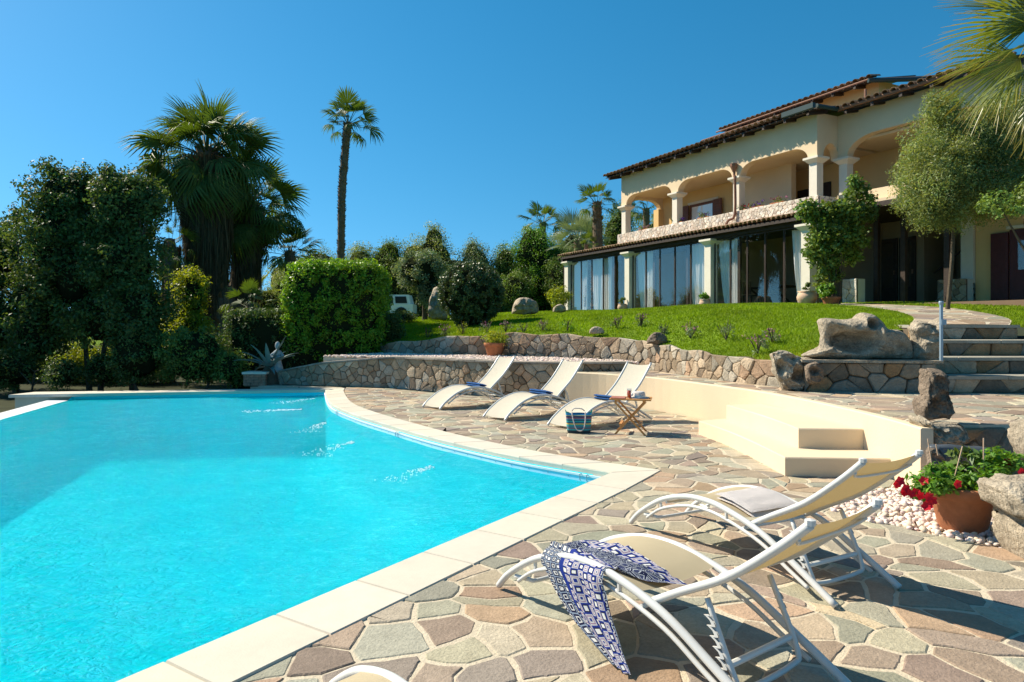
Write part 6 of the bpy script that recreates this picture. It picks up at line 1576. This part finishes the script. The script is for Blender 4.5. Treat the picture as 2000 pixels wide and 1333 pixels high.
def folded(name, lab, M, s0, s1, y0, y1, layers, th, m, grp=None, seed=0):
    z = 0; t = None
    V = []; Fs = []; n = 16; base = 0
    t = thing(name, lab, 'towel', tuple(M @ Vector(((s0+s1)/2, (y0+y1)/2, arcz((s0+s1)/2)))), grp)
    for l in range(layers):
        V = []; Fs = []; j_ = rng.uniform(-.008, .008)
        for side in (0, 1):
            for i in range(n+1):
                for j in range(n+1):
                    a = i/n; b = j/n; s = s0+j_+(s1-s0)*a; y = y0+(y1-y0)*b; e = min(a, 1-a, b, 1-b); k = math.sqrt(min(1, e*9)); zz_ = arcz(s)+.004+l*th
                    V.append((s, y, zz_+(th*(.5+.5*k) if side else th*(.5-.45*k))+noise.noise(Vector((s*20, y*20, seed+l)))*.004))
        N1 = (n+1)**2
        for i in range(n):
            for j in range(n): a = i*(n+1)+j; Fs += [[a, a+1, a+n+2, a+n+1], [N1+a, N1+a+n+1, N1+a+n+2, N1+a+1]]
        mk('fold', [tuple(M @ Vector(p)) for p in V], Fs, m, t, smooth=True)
folded('folded_towel', 'thick folded white towel lying on the seat of the lounger near the flower pot', M_L2, .84, 1.17, -.21, .24, 2, .024, M_tow)
for M, lab, sd in ((M_Fa, 'rolled blue towel on the leftmost of the three cream loungers', 1), (M_Fb, 'rolled blue towel on the middle cream lounger', 2), (M_Fc, 'rolled blue towel on the cream lounger behind the folding table', 3)):
    folded('blue_towel', lab, M, .98, 1.16, -.24, .24, 2, .04, M_btow, 'blue towels on the far loungers', sd)
# scarf
def scarf():
    rows = [((.52, .30, .345), (1.24, .27, .318)), ((.50, .19, .348), (1.18, .18, .318)), ((.48, .10, .358), (1.10, .10, .335)), ((.47, .035, .372), (1.0, .035, .372)), ((.455, .0, .352), (.94, .0, .392)), ((.46, -.035, .30), (.95, -.045, .34)), ((.54, -.05, .24), (.985, -.055, .27)), ((.63, -.06, .17), (1.03, -.07, .2)), ((.78, -.075, .09), (1.09, -.085, .13)), ((.95, -.09, .045), (1.15, -.10, .06)), ((1.08, -.10, .012), (1.22, -.125, .014))]
    L0 = crom([a for a, b in rows], 5)[0]; R0 = crom([b for a, b in rows], 5)[0]; n = 44; V = []; UV = []; Fs = []
    for i, (a, b) in enumerate(zip(L0, R0)):
        v = i/(len(L0)-1)
        for j in range(n+1):
            u = j/n; p = a.lerp(b, u); hang = max(0, (v-.36)/.64)
            fo = math.sin(u*19+v*2.2)*.6+math.sin(u*33+1.3-v*3)*.3
            if hang > 0: p.y += fo*.018*min(1, hang*3)-.01
            if v < .34: p.z = max(p.z, arcz(p.x))+.012+abs(fo)*.016+.010*math.sin(v*20+u*6)
            if p.z < .012: p.z = .012
            if hang > .0 and v < .5: p.z += .0
            V.append(tuple(M_L1 @ (p+Vector((0, -.29, .0))))); UV.append((u*.62, v))
    for i in range(len(L0)-1):
        for j in range(n): a = i*(n+1)+j; Fs.append([a, a+1, a+n+2, a+n+1])
    m = bpy.data.materials.new('printed_scarf'); m.use_nodes = True; nt = m.node_tree; N = nt.nodes; L = nt.links; p = N['Principled BSDF']; p.inputs['Roughness'].default_value = .8; p.inputs['Specular IOR Level'].default_value = .1
    uv = N.new('ShaderNodeUVMap'); uv.uv_map = 'UVMap'
    def mp(sc, rot=0): q = N.new('ShaderNodeMapping'); q.inputs['Scale'].default_value = (sc, sc, 1); q.inputs['Rotation'].default_value = (0, 0, rot); L.new(uv.outputs[0], q.inputs[0]); return q.outputs[0]
    def ramp(src, stops):
        r = N.new('ShaderNodeValToRGB'); r.color_ramp.interpolation = 'CONSTANT'
        while len(r.color_ramp.elements) < len(stops): r.color_ramp.elements.new(.5)
        for e, (ps, c) in zip(r.color_ramp.elements, stops): e.position = ps; e.color = (*c, 1)
        L.new(src, r.inputs[0]); return r.outputs[0]
    navy = (.012, .016, .05); wh = (.66, .66, .62); bl = (.012, .03, .20); lt = (.24, .30, .38); pk = (.22, .1, .2)
    v1 = N.new('ShaderNodeTexVoronoi'); v1.feature = 'DISTANCE_TO_EDGE'; v1.inputs['Scale'].default_value = 1; v1.inputs['Randomness'].default_value = .25; L.new(mp(22), v1.inputs['Vector'])
    pA = ramp(v1.outputs['Distance'], [(0, lt), (.06, navy), (.24, wh), (.34, navy)])
    v2 = N.new('ShaderNodeTexVoronoi'); v2.distance = 'MANHATTAN'; v2.inputs['Scale'].default_value = 1; v2.inputs['Randomness'].default_value = .15; L.new(mp(14, .785), v2.inputs['Vector'])
    pB = ramp(v2.outputs['Distance'], [(0, bl), (.22, (.5, .5, .48)), (.36, pk), (.44, (.45, .45, .46)), (.56, bl), (.72, navy), (.85, wh)])
    v3 = N.new('ShaderNodeTexVoronoi'); v3.feature = 'DISTANCE_TO_EDGE'; v3.inputs['Scale'].default_value = 1; v3.inputs['Randomness'].default_value = 1; L.new(mp(34), v3.inputs['Vector'])
    pC = ramp(v3.outputs['Distance'], [(0, navy), (.07, (.42, .45, .48)), (.13, (.04, .05, .11))])
    sx_ = N.new('ShaderNodeSeparateXYZ'); L.new(uv.outputs[0], sx_.inputs[0])
    band = ramp(sx_.outputs[0], [(0, (0, 0, 0)), (.20, (.5, .5, .5)), (.235, (1, 1, 1)), (.60, (0, 0, 0))])
    def mixc(f, a, b): 
        q = N.new('ShaderNodeMix'); q.data_type = 'RGBA'; L.new(f, q.inputs[0])
        (L.new(a, q.inputs[6]) if not isinstance(a, tuple) else setattr(q.inputs[6], 'default_value', (*a, 1))); L.new(b, q.inputs[7]) if not isinstance(b, tuple) else setattr(q.inputs[7], 'default_value', (*b, 1)); return q.outputs[2]
    def gt(s, val, hi=True): q = N.new('ShaderNodeMath'); q.operation = 'GREATER_THAN' if hi else 'LESS_THAN'; L.new(s, q.inputs[0]); q.inputs[1].default_value = val; return q.outputs[0]
    c1 = mixc(gt(band, .3), pA, bl); c2 = mixc(gt(band, .8), c1, pB); seat = gt(sx_.outputs[1], .27, False); c3 = mixc(seat, c2, pC); c4 = mixc(gt(sx_.outputs[1], .10, False), c3, pB)
    L.new(c4, p.inputs['Base Color'])
    o = mk('scarf', V, Fs, m, loc=tuple(M_L1 @ Vector((.8, -.29, .38))), smooth=True, uv=UV); tag(o, 'blue white and navy patterned scarf draped over the lounger rail to the paving', 'scarf')
scarf()
# folding table, glass, hat, magazine, bag
tc_ = Vector((1.76, 10.1, 0)); t = thing('folding_table', 'small teak folding side table beside the striped beach bag', 'table', tuple(tc_))
ta = math.radians(-14); TX = Vector((math.cos(ta), math.sin(ta), 0)); TY = Vector((-math.sin(ta), math.cos(ta), 0)); HT = .52
def tbx(x, y, z): return tc_+TX*x+TY*y+Vector((0, 0, z))
for k in range(6): MB().box((-.30, -.22+k*.0745, HT-.018), (.30, -.22+k*.0745+.069, HT), tbx).build('slat', M_twood, t)
for x in (-.2, .2): MB().box((x-.02, -.21, HT-.04), (x+.02, .21, HT-.0185), tbx).build('batten', M_twood, t)
for y in (-.19, .19):
    for s in (-1, 1):
        yy = y+s*.012; MB().add([tbx(*q) for q in [(-.22*s-.018, yy-.01, 0), (-.22*s+.018, yy-.01, 0), (.22*s+.018, yy-.01, HT-.04), (.22*s-.018, yy-.01, HT-.04), (-.22*s-.018, yy+.01, 0), (-.22*s+.018, yy+.01, 0), (.22*s+.018, yy+.01, HT-.04), (.22*s-.018, yy+.01, HT-.04)]], [[0, 1, 2, 3], [4, 7, 6, 5], [0, 4, 5, 1], [1, 5, 6, 2], [2, 6, 7, 3], [3, 7, 4, 0]]).build('leg', M_twood, t)
MB().box((-.16, -.18, .13), (-.12, .18, .16), tbx).build('stretcher', M_twood, t); MB().box((.12, -.18, .13), (.16, .18, .16), tbx).build('stretcher', M_twood, t)
g = tbx(-.02, -.08, HT); t = thing('drinking_glass', 'tall glass of red orange juice on the folding table', 'glass', tuple(g))
MB().lathe([(.001, .003), (.03, .003), (.036, .145), (.034, .145), (.028, .008), (.001, .008)], tuple(g), 16, cap=False).build('glass', M_drink, t, smooth=True)
MB().lathe([(.026, .01), (.0325, .115)], tuple(g), 16).build('juice', M_juice, t, smooth=True)
g = tbx(.12, .0, HT); t = thing('sun_hat', 'white sun hat resting on the folding table beside the glass', 'hat', tuple(g))
MB().lathe([(.15, .004), (.155, .012), (.09, .022), (.088, .07), (.078, .095), (.06, .1), (.001, .098)], tuple(g), 22).build('hat', M_tow, t, smooth=True)
MB().lathe([(.092, .024), (.091, .045)], tuple(g), 22, cap=False).build('band', M_metal, t)
mg = MB().box((-.28, -.18, HT+.001), (-.08, .08, HT+.012), tbx).build('magazine', mat('reddish_cover', (.42, .15, .10), .4, 0, 10, .2, 30), loc=tuple(tbx(-.18, -.05, HT))); tag(mg, 'reddish magazine lying on the left side of the folding table', 'magazine')
bc = G(1131, 847, 0); bc.y += .05
t = thing('beach_bag', 'blue and green striped beach bag with white rope handles on the paving', 'bag', tuple(bc))
def stripe_mat():
    m = bpy.data.materials.new('striped_weave'); m.use_nodes = True; nt = m.node_tree; N = nt.nodes; L = nt.links; p = N['Principled BSDF']; p.inputs['Roughness'].default_value = .85
    tc = N.new('ShaderNodeTexCoord'); s = N.new('ShaderNodeSeparateXYZ'); L.new(tc.outputs['Object'], s.inputs[0]); mr = N.new('ShaderNodeMapRange'); mr.inputs[2].default_value = .36; L.new(s.outputs[2], mr.inputs[0])
    r = N.new('ShaderNodeValToRGB'); r.color_ramp.interpolation = 'CONSTANT'
    cs = [(.0, (.02, .04, .05)), (.14, (.05, .35, .36)), (.2, (.2, .09, .12)), (.24, (.06, .22, .28)), (.32, (.02, .38, .36)), (.37, (.6, .42, .08)), (.42, (.02, .12, .22)), (.47, (.02, .36, .34)), (.52, (.03, .03, .10)), (.56, (.05, .3, .4)), (.6, (.35, .12, .13)), (.65, (.03, .04, .14)), (.71, (.5, .42, .15)), (.74, (.04, .3, .55)), (.83, (.03, .35, .28)), (.93, (.05, .5, .4))]
    while len(r.color_ramp.elements) < len(cs): r.color_ramp.elements.new(.5)
    for e, (a, c) in zip(r.color_ramp.elements, cs): e.position = a; e.color = (*c, 1)
    L.new(mr.outputs[0], r.inputs[0]); L.new(r.outputs[0], p.inputs['Base Color']); return m
V = []; Fs = []; n = 40
for i, (z, k) in enumerate(((0, .86), (.02, .9), (.1, .95), (.2, .99), (.29, 1.03), (.335, 1.06))):
    for j in range(n):
        a = j/n*6.283; ex = .19*k*math.copysign(abs(math.cos(a))**.5, math.cos(a)); ey = .085*(1.15-.9*(z/.4)**1.2)*math.copysign(abs(math.sin(a))**.6, math.sin(a))
        dz = (.025*math.cos(a*2)+.012*math.sin(a*5)-.03)*(z/.33)**3; V.append((bc.x+ex, bc.y+ey+.01*math.sin(z*30+a*2), z+dz+.008))
for i in range(5):
    for j in range(n): Fs.append([i*n+j, i*n+(j+1) % n, (i+1)*n+(j+1) % n, (i+1)*n+j])
Fs.append(list(range(n))[::-1])
mk('body', V, Fs, stripe_mat(), t, smooth=True)
MB().tube([(bc.x-.11, bc.y-.06, .32), (bc.x-.09, bc.y-.11, .2), (bc.x-.05, bc.y-.13, .08), (bc.x+.01, bc.y-.14, .05), (bc.x+.06, bc.y-.13, .09), (bc.x+.085, bc.y-.11, .2), (bc.x+.09, bc.y-.06, .32)], .008, 8, sm=5).build('rope_handle', M_tow, t, smooth=True)
MB().tube([(bc.x-.10, bc.y+.04, .32), (bc.x-.06, bc.y+.03, .36), (bc.x+.04, bc.y+.02, .355), (bc.x+.09, bc.y+.04, .32)], .008, 8, sm=5).build('rope_handle', M_tow, t, smooth=True)
